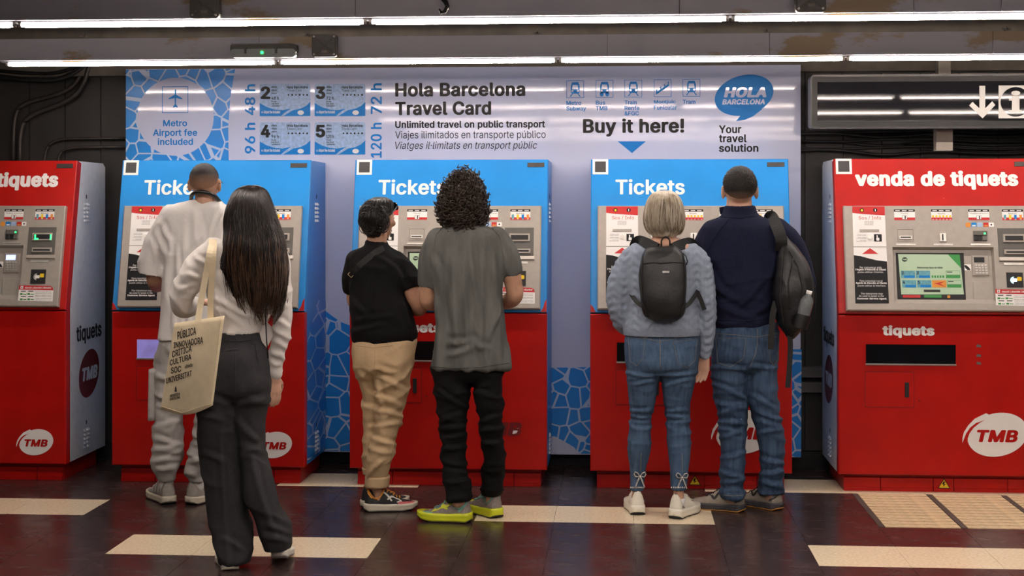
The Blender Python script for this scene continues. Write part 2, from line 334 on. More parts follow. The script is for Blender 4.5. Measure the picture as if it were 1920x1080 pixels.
# ---------------------------------------------------------------- wall conduits, cables, rails
def pipe(name, pts, r, m, label, cat, group=None):
    P = [Vector(p) for p in pts]; out = [P[0]]
    for i in range(1, len(P)-1):                             # round the corners
        a, b, c = P[i-1], P[i], P[i+1]; k = min(.5, .13/max((a-b).length, 1e-6)); k2 = min(.5, .13/max((c-b).length, 1e-6))
        p0, p1 = b+(a-b)*k, b+(c-b)*k2
        for j in range(7): s_ = j/6; out.append(p0*(1-s_)**2+b*2*s_*(1-s_)+p1*s_**2)
    out.append(P[-1]); q = MB(); q.tube(out, r, 10); return tag(q.build(name, m, None, True), label, cat, group)
YW = 8.985
W = lambda px, py, d=0: atY(px, py, YW-d)
pipe('conduit', [W(165, 100), W(150, 150), W(120, 175), W(45, 192), W(26, 215), W(25, 340)], .014, 'conduit', 'dark conduit bending down beside the outer edge of the wall', 'conduit', 'bent conduits on the dark wall')
pipe('conduit', [W(x, y, .018) for x, y in ((172, 105), (158, 160), (130, 190), (55, 215), (37, 240), (37, 340))], .016, 'conduit', 'thicker dark conduit bending down towards the red ticket machine', 'conduit', 'bent conduits on the dark wall')
pipe('conduit', [W(260, 259), W(100, 260), W(83, 285), W(83, 340)], .008, 'conduit', 'upper thin conduit elbow coming from behind the information board', 'conduit', 'thin conduits by the information board')
pipe('conduit', [W(260, 275), W(125, 276), W(108, 292), W(108, 340)], .008, 'conduit', 'lower thin conduit elbow coming from behind the information board', 'conduit', 'thin conduits by the information board')
for i, (y0, dy) in enumerate(((128, 10), (134, 16), (140, 10))):
    pipe('cable', [W(-60, y0, .05+.024*i), W(60, y0+dy, .05+.024*i), W(110, y0+dy, .05+.024*i), W(150, y0-6, .05+.024*i), W(175, 100, .05+.024*i)], .011, 'cable', ('upper', 'middle', 'lower')[i]+' black cable of the three sagging above the wall conduits', 'cable', 'cables sagging above the conduits')
for i, (y0, s_) in enumerate(((246, 3), (252, -3), (262, 5), (268, -4), (276, 4), (284, -5))):
    pipe('cable', [W(x, y, -.025+.018*(i % 3)) for x, y in ((1478, y0), (1560, y0+s_), (1660, y0+4-s_), (1740, y0-2), (1860, y0+5), (1990, y0))], .007+.002*(i % 2), 'cable', ('first', 'second', 'third', 'fourth', 'fifth', 'sixth')[i]+' thin black wall cable counted down from the hanging sign', 'cable', 'cables under the hanging sign')
for y0, y1, n in ((689, 707, 'upper'), (717, 735, 'lower')):
    a, b = W(1470, y1, .02), W(1620, y0, .02); q = MB(); q.box(a.x, b.x, 8.955, 9.03, a.z, b.z); q.box(a.x, b.x, 8.95, 8.956, b.z-.012, b.z); tag(q.build('wall_rail', 'rail'), n+' grey metal rail on the dark wall beside the red machine', 'rail', 'metal rails on the dark wall')
# ---------------------------------------------------------------- hanging sign
SY = 8.5; t = thing('hanging_sign', 'dark hanging direction sign with a white arrow and information symbol', 'sign', (1.077, SY, 2.0))
o_ = Vector((1.077, SY, 2.0)); fr = Fr((0, 0, 0), (1, 0, 0), (0, 0, 1))
q = MB(); q.prism(fr, rr(0, 1.9, .0, .305, .025), -.12, 0); q.build('housing', 'sign_body', t)
q = MB(); q.frame(fr, .008, 1.892, .012, .293, .03, .003); q.build('bezel', 'rubber', t)
q = MB(); q.rect(fr, .035, 1.87, .034, .272, .002); q.build('face', 'sign_face', t)
def SP(px, py): p = atY(px, py, SY)-o_; return (p.x, p.z)
q = MB(); q.poly(fr, [SP(*p) for p in ((1836, 161), (1847, 161), (1847, 203), (1860, 190), (1866, 197), (1842, 222), (1817, 198), (1823, 191), (1836, 203))][::-1], .0035); q.build('arrow', 'sign_white', t)
q = MB(); a, b = SP(1872, 222), SP(1936, 160); q.rect(fr, a[0], b[0], a[1], b[1], .0035, 0); c_ = ((a[0]+b[0])/2, (a[1]+b[1])/2); R_ = (b[1]-a[1])*.45
q.poly(fr, ellipse(*c_, R_, R_), .0045, 1); text(q, fr, 'i', c_[0]-R_*.3, c_[0]+R_*.3, c_[1]-R_*.65, c_[1]+R_*.75, .0055, 0, .03)
q.rect(fr, c_[0]-R_*.45, c_[0]+R_*.4, c_[1]-R_*.72, c_[1]-R_*.55, .0055, 0); q.rect(fr, c_[0]-R_*.45, c_[0], c_[1]+R_*.08, c_[1]+R_*.22, .0055, 0)
q.build('information_symbol', ['sign_white', 'sign_face'], t)
a = atY(1757, 282, 8.6)-o_; b = atY(1788, 100, 8.6)-o_; q = MB(); q.box(a.x, b.x, .12, .2, a.z, .3); q.build('post', 'post', t); q = MB(); q.box(a.x+.012, b.x-.012, .12, .2, .3, .42); q.box(a.x-.04, b.x+.04, .08, .22, .41, .44); q.build('hanger', 'post', t)
# ---------------------------------------------------------------- information board
BY = 8.9; bl, br_ = -2.992, 1.07
board = thing('information_board', 'large glossy lavender travel card board with blue print behind the machines', 'board', (0, BY, .085))
BF = Fr((0, 0, -.085), (1, 0, 0), (0, 0, 1))
def B(px, py): p = atY(px, py, BY); return (p.x, p.z)
q = MB(); q.fbox(BF, bl, br_, .085, 2.398, -.03, 0); q.build('panel', 'board', board)
q = MB(); q.box(bl+.1, br_-.1, .03, .125, .2, 2.2); q.build('wall_mount', 'plinth', board)
def btext(q, s, x0, x1, y0, y1, m=0, bold=.02, shear=0, vert=False, d=.0016):
    a, b = B(x0, y1), B(x1, y0); a2, b2 = B(x0, (y0+y1)/2), B(x1, (y0+y1)/2); c1 = B((x0+x1)/2, y1); c0 = B((x0+x1)/2, y0)
    text(q, BF, s, a2[0], b2[0], c1[1], c0[1], d, m, bold, shear, vert)
q = MB(); q.poly(BF, [B(*p) for p in ((236, 131), (441, 129), (432, 180), (428, 240), (429, 300), (429, 330), (236, 330))][::-1], .0006); q.build('mosaic_print', 'mosaic', board)
for pts in ([(560, 600), (578, 577), (592, 590), (604, 578), (622, 592), (640, 604), (660, 612), (668, 846), (560, 846)],
            [(1015, 690), (1112, 688), (1120, 850), (1086, 851), (1076, 838), (1040, 818), (1015, 818)], [(1470, 655), (1503, 655), (1502, 857), (1470, 857)]):
    q = MB(); q.poly(BF, [B(*p) for p in pts][::-1], .0006); q.build('mosaic_print', 'mosaic', board)
c = B(329, 219); q = MB(); q.poly(BF, ellipse(*c, .237, .237, n=64), .0011); q.build('badge_disc', 'board', board)
def bline(s, x0, x1, y0, y1, m='black_print', bold=.02, shear=0, vert=False):
    q = MB(); btext(q, s, x0, x1, y0, y1, 0, bold, shear, vert); q.build('lettering', m, board)
bline('Metro', 306, 351, 225, 237, 'blue_print'); bline('Airport fee', 287, 370, 242, 258, 'blue_print'); bline('included', 296, 362, 259, 272, 'blue_print')
q = MB(); a, b = B(304, 212), B(353, 162); q.frame(BF, a[0], b[0], a[1], b[1], .004, .0016)
pl = [(0, 1), (.06, .93), (.07, .5), (.62, .18), (.62, .06), (.07, .2), (.05, -.35), (.2, -.55), (.2, -.68), (0, -.6)]
pc = B(329, 188); pts = [(pc[0]+x*.068, pc[1]+y*.068) for x, y in pl]+[(pc[0]-x*.068, pc[1]+y*.068) for x, y in pl[::-1][1:-1]]
q.poly(BF, pts[::-1], .0016); q.build('badge_print', 'blue_print', board)
for s, x0, x1, y0, y1 in (('48 h', 459, 479, 158, 216), ('96 h', 459, 479, 230, 288), ('72 h', 695, 716, 156, 214), ('120 h', 695, 716, 230, 296)): bline(s, x0, x1, y0, y1, 'blue_print', vert=True)
for n, hh, x0, y0 in (('2', '48 h', 487, 157), ('3', '72 h', 590, 157), ('4', '96 h', 487, 229), ('5', '120 h', 590, 229)):
    q = MB(); x1, y1 = x0+95, y0+62; a, b = B(x0, y1), B(x1, y0); q.rrect(BF, a[0], b[0], a[1], b[1], .012, .001, 0)
    def E(u, v): return (a[0]+(b[0]-a[0])*u, a[1]+(b[1]-a[1])*v)
    q.poly(BF, [E(0, .02), E(.42, .02), E(.5, .13), E(.62, .25), E(.45, .2), E(.3, .22), E(.15, .29), E(0, .42)], .0014, 1)
    q.poly(BF, [E(.47, .02), E(1, .02), E(1, .45), E(.92, .33), E(.8, .24), E(.66, .2)], .0014, 1)
    q.poly(BF, ellipse(*E(.81, .12), .02, .014, n=16), .0018, 2)
    btext(q, n, x0+2, x0+20, y0+5, y0+29, 3, .04); btext(q, hh, x0+22, x0+36, y0+24, y0+30, 3, .02)
    for k in range(3): btext(q, ('dies', 'dias', 'days')[k], x0+22, x0+32, y0+4+6*k, y0+8+6*k, 3, .02)
    btext(q, 'From', x0+22, x0+31, y0+32, y0+35, 3); btext(q, 'the first', x0+22, x0+36, y0+36, y0+39, 3); btext(q, 'validation', x0+22, x0+38, y0+40, y0+43, 3)
    btext(q, 'Hola Barcelona', x0+51, x0+90, y0+4, y0+9, 3, .03); btext(q, 'Travel Card', x0+51, x0+78, y0+10, y0+15, 3, 0)
    for k in range(6): c = B(x0+54+k*7, y0+21); q.poly(BF, ellipse(*c, .006, .006, n=8 if k % 2 else 4), .0018, 3)
    btext(q, '<< Airport fee included', x0+3, x0+38, y0+50, y0+57, 2)
    q.build('card_print', ['paleblue_print', 'blue_print', 'white_print', 'black_print'], board)
bline('Hola Barcelona', 741, 985, 155, 181, bold=.03); bline('Travel Card', 741, 921, 190, 216, bold=.03)
bline('Unlimited travel on public transport', 741, 1022, 226, 243, bold=.025); bline('Viajes ilimitados en transporte público', 741, 1023, 245, 263, bold=0); bline('Viatges il·limitats en transport públic', 741, 1007, 265, 283, bold=0, shear=.22)
bline('Buy it here!', 1093, 1283, 222, 256, bold=.03)
bline('Your', 1348, 1390, 235, 250, bold=.025); bline('travel', 1348, 1400, 252, 267, bold=.025); bline('solution', 1348, 1422, 270, 285, bold=.025)
q = MB(); q.poly(BF, [B(1158, 265), B(1211, 265), B(1185, 287)][::-1], .0016); q.build('arrow_print', 'blue_print', board)
q = MB(); c = B(1395, 178.5); q.poly(BF, ellipse(*c, .1755, .117, .26, 56), .0012, 0); q.poly(BF, [B(*p) for p in ((1386, 208), (1389, 216), (1380, 227), (1396, 225), (1412, 218), (1430, 204))], .0014, 0)
btext(q, 'HOLA', 1357, 1437, 163, 183, 1, .05, .2, d=.002); btext(q, 'BARCELONA', 1354, 1434, 186, 196, 1, .035, .2, d=.002); q.build('speech_bubble_print', ['blue_print', 'board'], board)
for i, (x, lines) in enumerate(((1062, ('Metro', 'Subway')), (1117, ('Bus', 'TMB')), (1171, ('Train', 'Renfe', '&FGC')), (1226, ('Montjuïc', 'Funicular')), (1280, ('Tram',)))):
    q = MB(); y0 = 151-i*.7; a, b = B(x, y0+33), B(x+33, y0); q.frame(BF, a[0], b[0], a[1], b[1], .003, .0014); w_ = b[0]-a[0]
    def E(u, v): return (a[0]+w_*u, a[1]+w_*v)
    if i == 3:
        q.poly(BF, [E(.12, .12), E(.85, .62), E(.85, .9), E(.12, .4)], .0014)
        for k in range(3): q.poly(BF, [E(.2+.22*k, .32+.15*k), E(.36+.22*k, .43+.15*k), E(.36+.22*k, .55+.15*k), E(.2+.22*k, .44+.15*k)], .0018, 1)
    else:
        q.poly(BF, [E(.25, .35), E(.3, .25), E(.7, .25), E(.75, .35), E(.75, .7), E(.68, .9), E(.32, .9), E(.25, .7)], .0014)
        q.poly(BF, [E(.32, .5), E(.68, .5), E(.64, .75), E(.36, .75)], .0018, 1)
        for sx in (-1, 1):
            if i == 1: q.poly(BF, ellipse(*E(.5+.16*sx, .2), .012, .014, n=12), .0014)
            else: q.poly(BF, [E(.5+.12*sx, .25), E(.5+.18*sx, .25), E(.5+.32*sx, .08), E(.5+.24*sx, .08)][::sx], .0014)
            q.poly(BF, ellipse(*E(.5+.16*sx, .4), .007, .007, n=8), .0018, 1)
    wd = {'Metro': 28, 'Subway': 37, 'Bus': 18, 'TMB': 22, 'Train': 23, 'Renfe': 28, '&FGC': 27, 'Montjuïc': 41, 'Funicular': 43, 'Tram': 24}
    for k, s in enumerate(lines): btext(q, s, x, x+wd[s], 189+k*10.3-i*.5, 197+k*10.3-i*.5+(2 if 'y' in s else 0), 0, .02)
    q.build('pictogram', ['blue_print', 'board'], board)
# ================================================================ TICKET MACHINES
MW = 1.105; MZ = .972; TZ = 1.831; TYo = .186; MY = 8.28
UF = Fr((0, 0, MZ), (1, 0, 0), (0, TYo, TZ-MZ)); UL = math.hypot(TYo, TZ-MZ)
LF = Fr((0, 0, 0), (1, 0, 0), (0, 0, 1)); hw = MW/2
CX = dict(r1=-3.6875, b1=-2.313, b2=-.951, b3=.396, r2=1.7535)
def uvm(px, py, mx, d=0):                                    # photo pixel -> place on the sloping front of a machine
    r = ray(px, py); O = UF.O + Vector((mx, MY, 0)) + UF.N*d; k = (O-EYE).dot(UF.N)/r.dot(UF.N); h = EYE+r*k-O
    return h.dot(UF.U), h.dot(UF.V)
def lvm(px, py, mx): p = atY(px, py, MY); return p.x-mx, p.z
CD = .035
def K6(x, y, d=CD): return uvm(1540+x/3.374, 280+y/3.374, CX['r2'], d)
def K4(x, y, d=CD): return uvm(x/3.375, 300+y/3.375, CX['r1'], d)
def R(K, x0, y0, x1, y1, d=CD):
    ym, xm = (y0+y1)/2, (x0+x1)/2; return K(x0, ym, d)[0], K(x1, ym, d)[0], K(xm, y1, d)[1], K(xm, y0, d)[1]
cu0 = K6(150, 700)[0]; cu1 = K4(388, 620)[0]; cv0 = K6(600, 1022)[1]; cv1 = K6(600, 356)[1]
s0, s1, t0, t1 = R(K6, 457, 618, 1100, 975)                  # screen recess
MC = {}
def part(key, name, mats, parent, fn, smooth=False, label=None):
    if key not in MC: q = MB(); fn(q); MC[key] = q.mesh(name, mats, smooth)
    o = link(name, MC[key], parent)
    if label: o['label'] = label
    return o
def vent(q, fr, cu, cv, w_=.05, flip=1):
    for c in (-1, 1):
        for k in range(5):
            u = cu+c*w_*.5; v = cv-k*.024
            q.add([fr.p(u-.017, v, 0), fr.p(u+.017, v, 0), fr.p(u+.017, v-.014, .009), fr.p(u-.017, v-.014, .009), fr.p(u-.017, v-.016, 0), fr.p(u+.017, v-.016, 0)], [(0, 3, 2, 1), (3, 4, 5, 2), (0, 4, 3), (1, 2, 5)])
def console_shell(q):
    u0, u1, v0, v1, ch = cu0, cu1, cv0, cv1, .006
    o = [(u0, v0), (u1, v0), (u1, v1), (u0, v1)]; oc = [(u0+ch, v0+ch), (u1-ch, v0+ch), (u1-ch, v1-ch), (u0+ch, v1-ch)]; i = [(s0, t0), (s1, t0), (s1, t1), (s0, t1)]; j = [(s0+.008, t0+.03), (s1-.008, t0+.03), (s1-.008, t1-.012), (s0+.008, t1-.012)]
    V = [UF.p(*p, 0) for p in o]+[UF.p(*p, CD-ch) for p in o]+[UF.p(*p, CD) for p in oc]+[UF.p(*p, CD) for p in i]+[UF.p(*p, .006) for p in j]
    fs = []
    for k in range(4):
        n = (k+1) % 4
        for a in (0, 4, 8, 12): fs.append((a+k, a+n, a+4+n, a+4+k))
    q.add(V, fs); q.add([UF.p(*p, .006) for p in j], [(0, 1, 2, 3)])
SOSTXT = [('Per comunicar amb', 243, 380, 741, 755, .01, 0), ("l'Agent d'Atenció al Client", 216, 408, 755, 770, .03, 0), ("podeu utilitzar l'interfon.", 230, 393, 771, 785, .01, 0), ('Para comunicar con el', 243, 387, 826, 839, .01, 0), ('Agente de Atención al Cliente', 217, 413, 840, 855, .03, 0), ('puede utilizar el interfono.', 230, 408, 857, 871, .01, 0),
          ('The interphone may', 250, 390, 907, 922, .01, .2), ('be used to speak to the', 238, 395, 922, 937, .01, .2), ('Customer Service Agent.', 225, 414, 938, 953, .03, .2)]
def sos(q):
    def P(x, y): return K6(x, y)
    q.poly(UF, [P(*p) for p in ((195, 362), (400, 362), (428, 975), (215, 975))][::-1], CD+.0006, 0)
    q.poly(UF, [P(*p) for p in ((195, 362), (400, 362), (402, 418), (330, 414), (260, 410), (196, 402))][::-1], CD+.0012, 1)
    q.poly(UF, [P(*p) for p in ((205, 670), (250, 676), (300, 690), (350, 702), (415, 710), (428, 975), (215, 975))][::-1], CD+.0012, 2)
    q.poly(UF, [P(*p) for p in ((257, 662), (308, 625), (360, 662))][::-1], CD+.0012, 1)
    for x in (256, 341): q.poly(UF, ellipse(*P(x, 385), .0115, .0115, n=18), CD+.0018, 2)
    q.poly(UF, ellipse(*P(256, 386), .007, .008, n=6), CD+.0024, 3); text(q, UF, 'i', *R(K6, 338, 377, 344, 393), CD+.0024, 0, .04)
    text(q, UF, 'Sos / Info', *R(K6, 235, 423, 378, 447), CD+.0012, 1, .01)
    for i in range(9):
        for k in range(5): u, v = P(275+i*6.5, 455+k*6); q.rect(UF, u-.0011, u+.0011, v-.0014, v+.0014, CD+.0012, 2)
    for k in range(9): 
        w_ = (55, 60, 0, 52, 62, 0, 40, 62, 0)[k]
        if w_: text(q, UF, ('Premeu el botó', 'i espereu resposta', '', 'Pulse el botón', 'y espere respuesta', '', 'Press button', 'Wait for an answer', '')[k], *R(K6, 283-w_, 538+k*6, 283, 543+k*6), CD+.0012, 2, .01)
    r_ = R(K6, 333, 537, 382, 583); q.rect(UF, *r_, CD+.0012, 2); q.rrect(UF, r_[0]+.012, r_[1]-.013, r_[2]+.004, r_[3]-.02, .004, CD+.0018, 0); q.rrect(UF, r_[0]+.014, r_[0]+.02, r_[2]+.02, r_[3]-.006, .002, CD+.0018, 0)
    r_ = R(K6, 203, 616, 412, 619); q.rect(UF, *r_, CD+.0014, 4)
    for s, x0, x1, y0, y1, bd, sh in SOSTXT: text(q, UF, s, *R(K6, x0, y0, x1, y1), CD+.0018, 0, bd, sh)
STK = [(460, 592, 'Tiquets'), (695, 825, 'Monedes'), (930, 1062, 'Targetes bancàries'), (1144, 1276, 'Bitllets')]
def sticker(i):
    def fn(q):
        x0, x1, s = STK[i]; u0, u1, v0, v1 = R(K6, x0, 380, x1, 448); h = v1-v0; w_ = u1-u0
        q.rect(UF, u0, u1, v0, v1, CD+.0006, 0); q.rect(UF, u0, u1, v1-h*.22, v1, CD+.001, 1); q.rect(UF, u0, u1, v0, v0+h*.24, CD+.001, 2)
        for k in range(3): q.rect(UF, u0+w_*(.06+.32*k), u0+w_*(.28+.32*k), v1-h*.15, v1-h*.08, CD+.0014, 0)
        text(q, UF, s, u0+w_*.5-w_*.025*len(s), u0+w_*.5+w_*.025*len(s), v1-h*.46, v1-h*.33, CD+.0012, 1, .01)
        if i in (0, 2):
            q.rrect(UF, u0+w_*.38, u0+w_*.62, v0+h*.06, v0+h*.44, .003, CD+.0014, 0); q.frame(UF, u0+w_*.38, u0+w_*.62, v0+h*.06, v0+h*.44, .0012, CD+.0018, 1); q.rect(UF, u0+w_*.5, u0+w_*.55, v0+h*.1, v0+h*.4, CD+.0018, 1)
        else:
            n = 6 if i == 1 else 4
            for k in range(n):
                cu = u0+w_*(k+.5)/n
                if i == 1: q.poly(UF, ellipse(cu, v0+h*.36, w_*.055, w_*.055, n=12), CD+.0016, 3)
                else: q.rect(UF, cu-w_*.06, cu+w_*.06, v0+h*.1, v0+h*.5, CD+.0016, (4, 3, 5, 6)[k])
                q.rect(UF, cu-w_*.04, cu+w_*.04, v0+h*.05, v0+h*.1, CD+.002, 0)
    return fn
def card_marks(q):
    for x, m in ((965, 1), (1003, 2), (1041, 3), (1075, 0)):
        u, v = K6(x, 477); q.rrect(UF, u-.014, u+.014, v-.012, v+.012, .003, CD+.001, m)
    u, v = K6(928, 478); q.poly(UF, ellipse(u, v, .014, .014, n=18), CD+.001, 4)
    for x, m in ((965, 0), (1041, 4)): u, v = K6(x, 481); q.rect(UF, u-.01, u+.01, v-.006, v+.002, CD+.0015, m)
    u, v = K6(1075, 477); q.rect(UF, u-.004, u+.004, v-.004, v+.004, CD+.0015, 5)
def screen_print(q):
    d = .0125; KK = lambda x, y, dd=d: K6(x, y, dd)
    P = lambda x, y: K6(x, y, d)
    def r4(x0, y0, x1, y1, m, dd=.0006): q.rect(UF, *R(K6, x0, y0, x1, y1, d), d+dd, m)
    q.poly(UF, [P(*p) for p in ((485, 663), (875, 665), (905, 945), (508, 945))][::-1], d, 0)
    q.poly(UF, [P(*p) for p in ((800, 665), (875, 665), (884, 752))][::-1], d+.0006, 1)
    q.poly(UF, [P(*p) for p in ((506, 918), (903, 918), (905, 945), (508, 945))][::-1], d+.0006, 2)
    q.poly(UF, ellipse(*P(527, 697), .015, .0125, .2, 20), d+.0006, 2); text(q, UF, 'TMB', *R(K6, 513, 692, 541, 702, d), d+.0012, 0, .03, .2)
    text(q, UF, 'Seleccioneu tipus de bitllet', *R(K6, 605, 742, 768, 757, d), d+.0006, 2, .02)
    for j in range(2):
        for k in range(4):
            x0 = 503+j*8+k*95; y0 = 768+j*60; m = (3, 3, 0, 5)[k] if j == 0 else (3, 3, 6, 5)[k]
            r4(x0, y0, x0+90, y0+47, m, .0008)
            if k < 2: r4(x0+20, y0+30, x0+88, y0+46, 4, .0011); text(q, UF, '2345'[j*2+k], *R(K6, x0+4, y0+4, x0+18, y0+24, d), d+.0014, 2, .03)
            elif k == 3: r4(x0+2, y0+2, x0+88, y0+26, 0, .0011); r4(x0+6, y0+6, x0+40, y0+12, 2, .0014)
            elif j == 0: 
                for z in range(5): r4(x0+4+z*17, y0+30, x0+16+z*17, y0+45, 1, .0012)
            else: q.poly(UF, [P(*p) for p in ((x0+10, y0+20), (x0+80, y0+8), (x0+50, y0+22), (x0+85, y0+42), (x0+40, y0+28))][::-1], d+.0012, 7)
    r4(648, 888, 753, 903, 2, .0008); r4(515, 922, 627, 938, 7, .0012); r4(650, 922, 760, 938, 1, .0012); r4(797, 924, 815, 940, 6, .0012)
def machine(key, red, small_logo=False, lit=False, faded=False):
    mx = CX[key]
    lab = dict(r1='red ticket machine with silver side beside the wall conduits', b1='blue and red ticket machine with the man in white at it', b2='blue and red ticket machine with its emblem worn off', b3='blue and red ticket machine used by the couple with backpacks', r2='red ticket machine under the hanging sign with nobody at it')[key]
    t = thing('ticket_machine', lab, 'ticket machine', (mx, MY, 0), 'row of ticket machines')
    top = 'red_paint' if red else 'blue_foil'
    def plinth(q): q.box(-hw+.035, hw-.035, .075, .6, 0, .1)
    part('plinth', 'plinth', 'red_paint', t, plinth)
    segs = [-hw+.035, -hw+.235, -hw+.52, -hw+.63, -hw+.92, hw-.035]
    for k in range(5):
        def kp(q, k=k):
            q.box(segs[k]+.002, segs[k+1]-.002, .055, .076, 0, .072); q.box(segs[k]+.002, segs[k+1]-.002, .049, .06, 0, .018)
            q.tube([(segs[k+1]-.02, .056, .05), (segs[k+1]-.02, .053, .05)], .005, 8)
        part(('kick', k), 'kick_plate', 'red_paint', t, kp)
    if key in ('b3', 'r2'):
        def tri(q):
            fr = Fr((-hw+.578, .0535, .044), (1, 0, 0), (0, 0, 1)); q.poly(fr, [(-.034, -.026), (.034, -.026), (0, .03)], 0, 1); q.poly(fr, [(-.028, -.022), (.028, -.022), (0, .023)], .0006, 0)
            q.poly(fr, [(-.004, .012), (.006, .012), (0, -.002), (.01, -.002), (-.006, -.016), (-.002, -.004), (-.01, -.004)][::-1], .0012, 1)
        part('tri', 'warning_sticker', ['yellow_print', 'black_print'], t, tri, label='yellow triangular warning sticker')
    # carcass behind the doors
    prof = [(.076, .1), (.076, MZ), (TYo+.07, TZ-.004), (.62, TZ-.006), (.69, TZ-.03), (.69, .1)]
    depth = .66 if red else .605
    prof = [(min(y, depth), z) for y, z in prof]
    sidefr = Fr((-hw, 0, 0), (0, 1, 0), (0, 0, 1))
    def carc(q):
        n = len(prof); vs = [(-hw, y, z) for y, z in prof]+[(hw, y, z) for y, z in prof]
        q.add(vs, [tuple(range(n)), tuple(range(2*n-1, n-1, -1))]+[(i, n+i, n+(i+1) % n, (i+1) % n) for i in range(n)])
    part(('carc', red), 'carcass', 'silver' if red else 'blue_foil', t, carc)
    def low(q):
        q.fbox(LF, -hw, hw, .098, MZ-.004, -.074, 0, 0, .005)
    part('low', 'lower_door', 'red_paint', t, low)
    def upp(q):
        n = Fr(UF.O, UF.U, UF.V); q.fbox(n, -hw, hw, .004, UL, -.07, 0, 0, .005)
    part(('upp', red), 'upper_door', top, t, upp)
    sd = [(1, Fr((hw, 0, 0), (0, 1, 0), (0, 0, 1)))] if key in ('r1', 'b1', 'b2') else [(-1, Fr((-hw, 0, 0), (0, -1, 0), (0, 0, 1)))] if key == 'r2' else []
    for sg, fr in sd:
        for z in (1.62, .29):
            part(('ven', sg, red, z), 'vent_louvres', 'silver' if red else 'white_print', t, lambda q: vent(q, fr, sg*.335, z-.035)); part(('key', sg, z), 'side_lock', 'rubber', t, lambda q: q.prism(fr, ellipse(sg*.335, z, .006, .013, n=10), 0, .002))
        if red:
            def side(q):
                a, b = (.2, .56) if sg > 0 else (-.56, -.2)
                text(q, fr, 'tiquets', a-.03, b+.03, .755, .87, .0012, 0, .03); cu = (a+b)/2
                q.poly(fr, ellipse(cu, .575, .175, .135, .35, 40), .0012, 1)
                text(q, fr, 'TMB', cu-.12, cu+.14, .535, .615, .002, 2, .05, .2)
                q.poly(fr, ellipse(cu+.03, .56, .235, .175, .35, 14, 2.2, 3.3, True)+ellipse(cu+.01, .575, .185, .145, .35, 14, 3.3, 2.2, True), .0016, 2)
            part(('sidepr', sg), 'side_print', ['black_print', 'maroon', 'silver'], t, side)
        elif key == 'b1':
            def mos(q): q.poly(fr, [(.078, .12), (.61, .12), (.61, 1.0), (.5, .96), (.38, 1.03), (.22, .9), (.078, .8)], .001)
            part('sidemos', 'mosaic_print', 'mosaic', t, mos)
    # header
    def head(q):
        if red: text(q, UF, 'venda de tiquets', *[c for c in (uvm(1603, 336, CX['r2'])[0], uvm(1909, 336, CX['r2'])[0], uvm(1750, 356, CX['r2'])[1], uvm(1750, 320, CX['r2'])[1])], .0012, 0, .045)
        else: text(q, UF, 'Tickets', uvm(1154, 350, CX['b3'])[0], uvm(1284, 350, CX['b3'])[0], uvm(1200, 365, CX['b3'])[1], uvm(1200, 336, CX['b3'])[1], .0012, 0, .022)
    part(('head', red), 'header_lettering', 'white_print', t, head)
    def stk(q):
        u, v = uvm(1582, 312, CX['r2']); q.fbox(UF, u-.044, u+.044, v-.044, v+.044, 0, .0015, 0); q.rect(UF, u-.031, u+.031, v-.031, v+.031, .002, 1)
    part('stk', 'square_sticker', ['white_print', 'dark_print'], t, stk)
    def plate(q): u, v = hw-.07, UL-.033; q.fbox(UF, u-.048, u+.048, v-.013, v+.013, 0, .003, 0, .001)
    part('plate', 'serial_plate', 'conduit', t, plate)
    if not red:
        def torn(q):
            q.poly(UF, [(hw-.001, .006), (hw-.001, .08), (hw-.012, .06), (hw-.02, .03), (hw-.035, .006)], .0008); q.poly(UF, [(-hw+.001, .006), (-hw+.001, .05), (-hw+.015, .035), (-hw+.03, .006)][::-1], .0008)
        part('torn', 'torn_foil_patch', 'red_paint', t, torn)
    # console
    c = part('console', 'console', 'console', t, console_shell)
    part('sos', 'interphone_panel', ['white_print', 'red_print', 'black_print', 'yellow_print', 'console_dark'], c, sos)
    def slot0(q): q.fbox(UF, *R(K6, 242, 507, 365, 522), CD, CD+.003, 0)
    part('sosslot', 'speaker_bar', 'console', c, slot0)
    def but(q): u, v = K6(306, 557); q.prism(UF, ellipse(u, v, .0125, .0125, n=20), CD, CD+.006); q.prism(UF, ellipse(u, v, .0095, .0095, n=20), CD+.006, CD+.0075)
    part('sosbut', 'call_button', 'steel', c, but)
    for i in range(4): part(('stick', i), 'instruction_sticker', ['white_print', 'black_print', 'red_print', 'yellow_print', 'teal_print', 'blue_print', 'orange_print'], c, sticker(i))
    part('cards', 'card_marks', ['white_print', 'blue_print', 'paleblue_print', 'red_print', 'orange_print', 'black_print'], c, card_marks)
    def tslot(q):
        q.frame(UF, *R(K6, 482, 507, 582, 585), .0012, CD+.0006, 1); r_ = R(K6, 493, 547, 572, 568); q.prism(UF, rr(*r_, .004), CD, CD+.006, 0); u0, u1, v0, v1 = r_; q.rect(UF, u0+.006, u1-.006, (v0+v1)/2-.003, (v0+v1)/2+.003, CD+.0065, 1)
    part('tslot', 'ticket_slot', ['steel', 'black_print'], c, tslot)
    def coin(q):
        q.fbox(UF, *R(K6, 747, 530, 790, 585), CD, CD+.008, 0, .002); q.rect(UF, *R(K6, 764, 536, 773, 576, CD+.0085), CD+.0085, 1)
    part('coin', 'coin_slot', ['steel', 'black_print'], c, coin)
    def reader(q):
        q.fbox(UF, *R(K6, 960, 517, 1047, 548), CD, CD+.012, 0, .003); q.fbox(UF, *R(K6, 963, 548, 990, 580), CD, CD+.012, 1, .003); q.fbox(UF, *R(K6, 988, 540, 1018, 580), CD, CD+.006, 1); q.fbox(UF, *R(K6, 1016, 548, 1046, 580), CD, CD+.012, 0, .003)
    rd = part('reader', 'card_reader', ['console_dark', 'rubber'], c, reader)
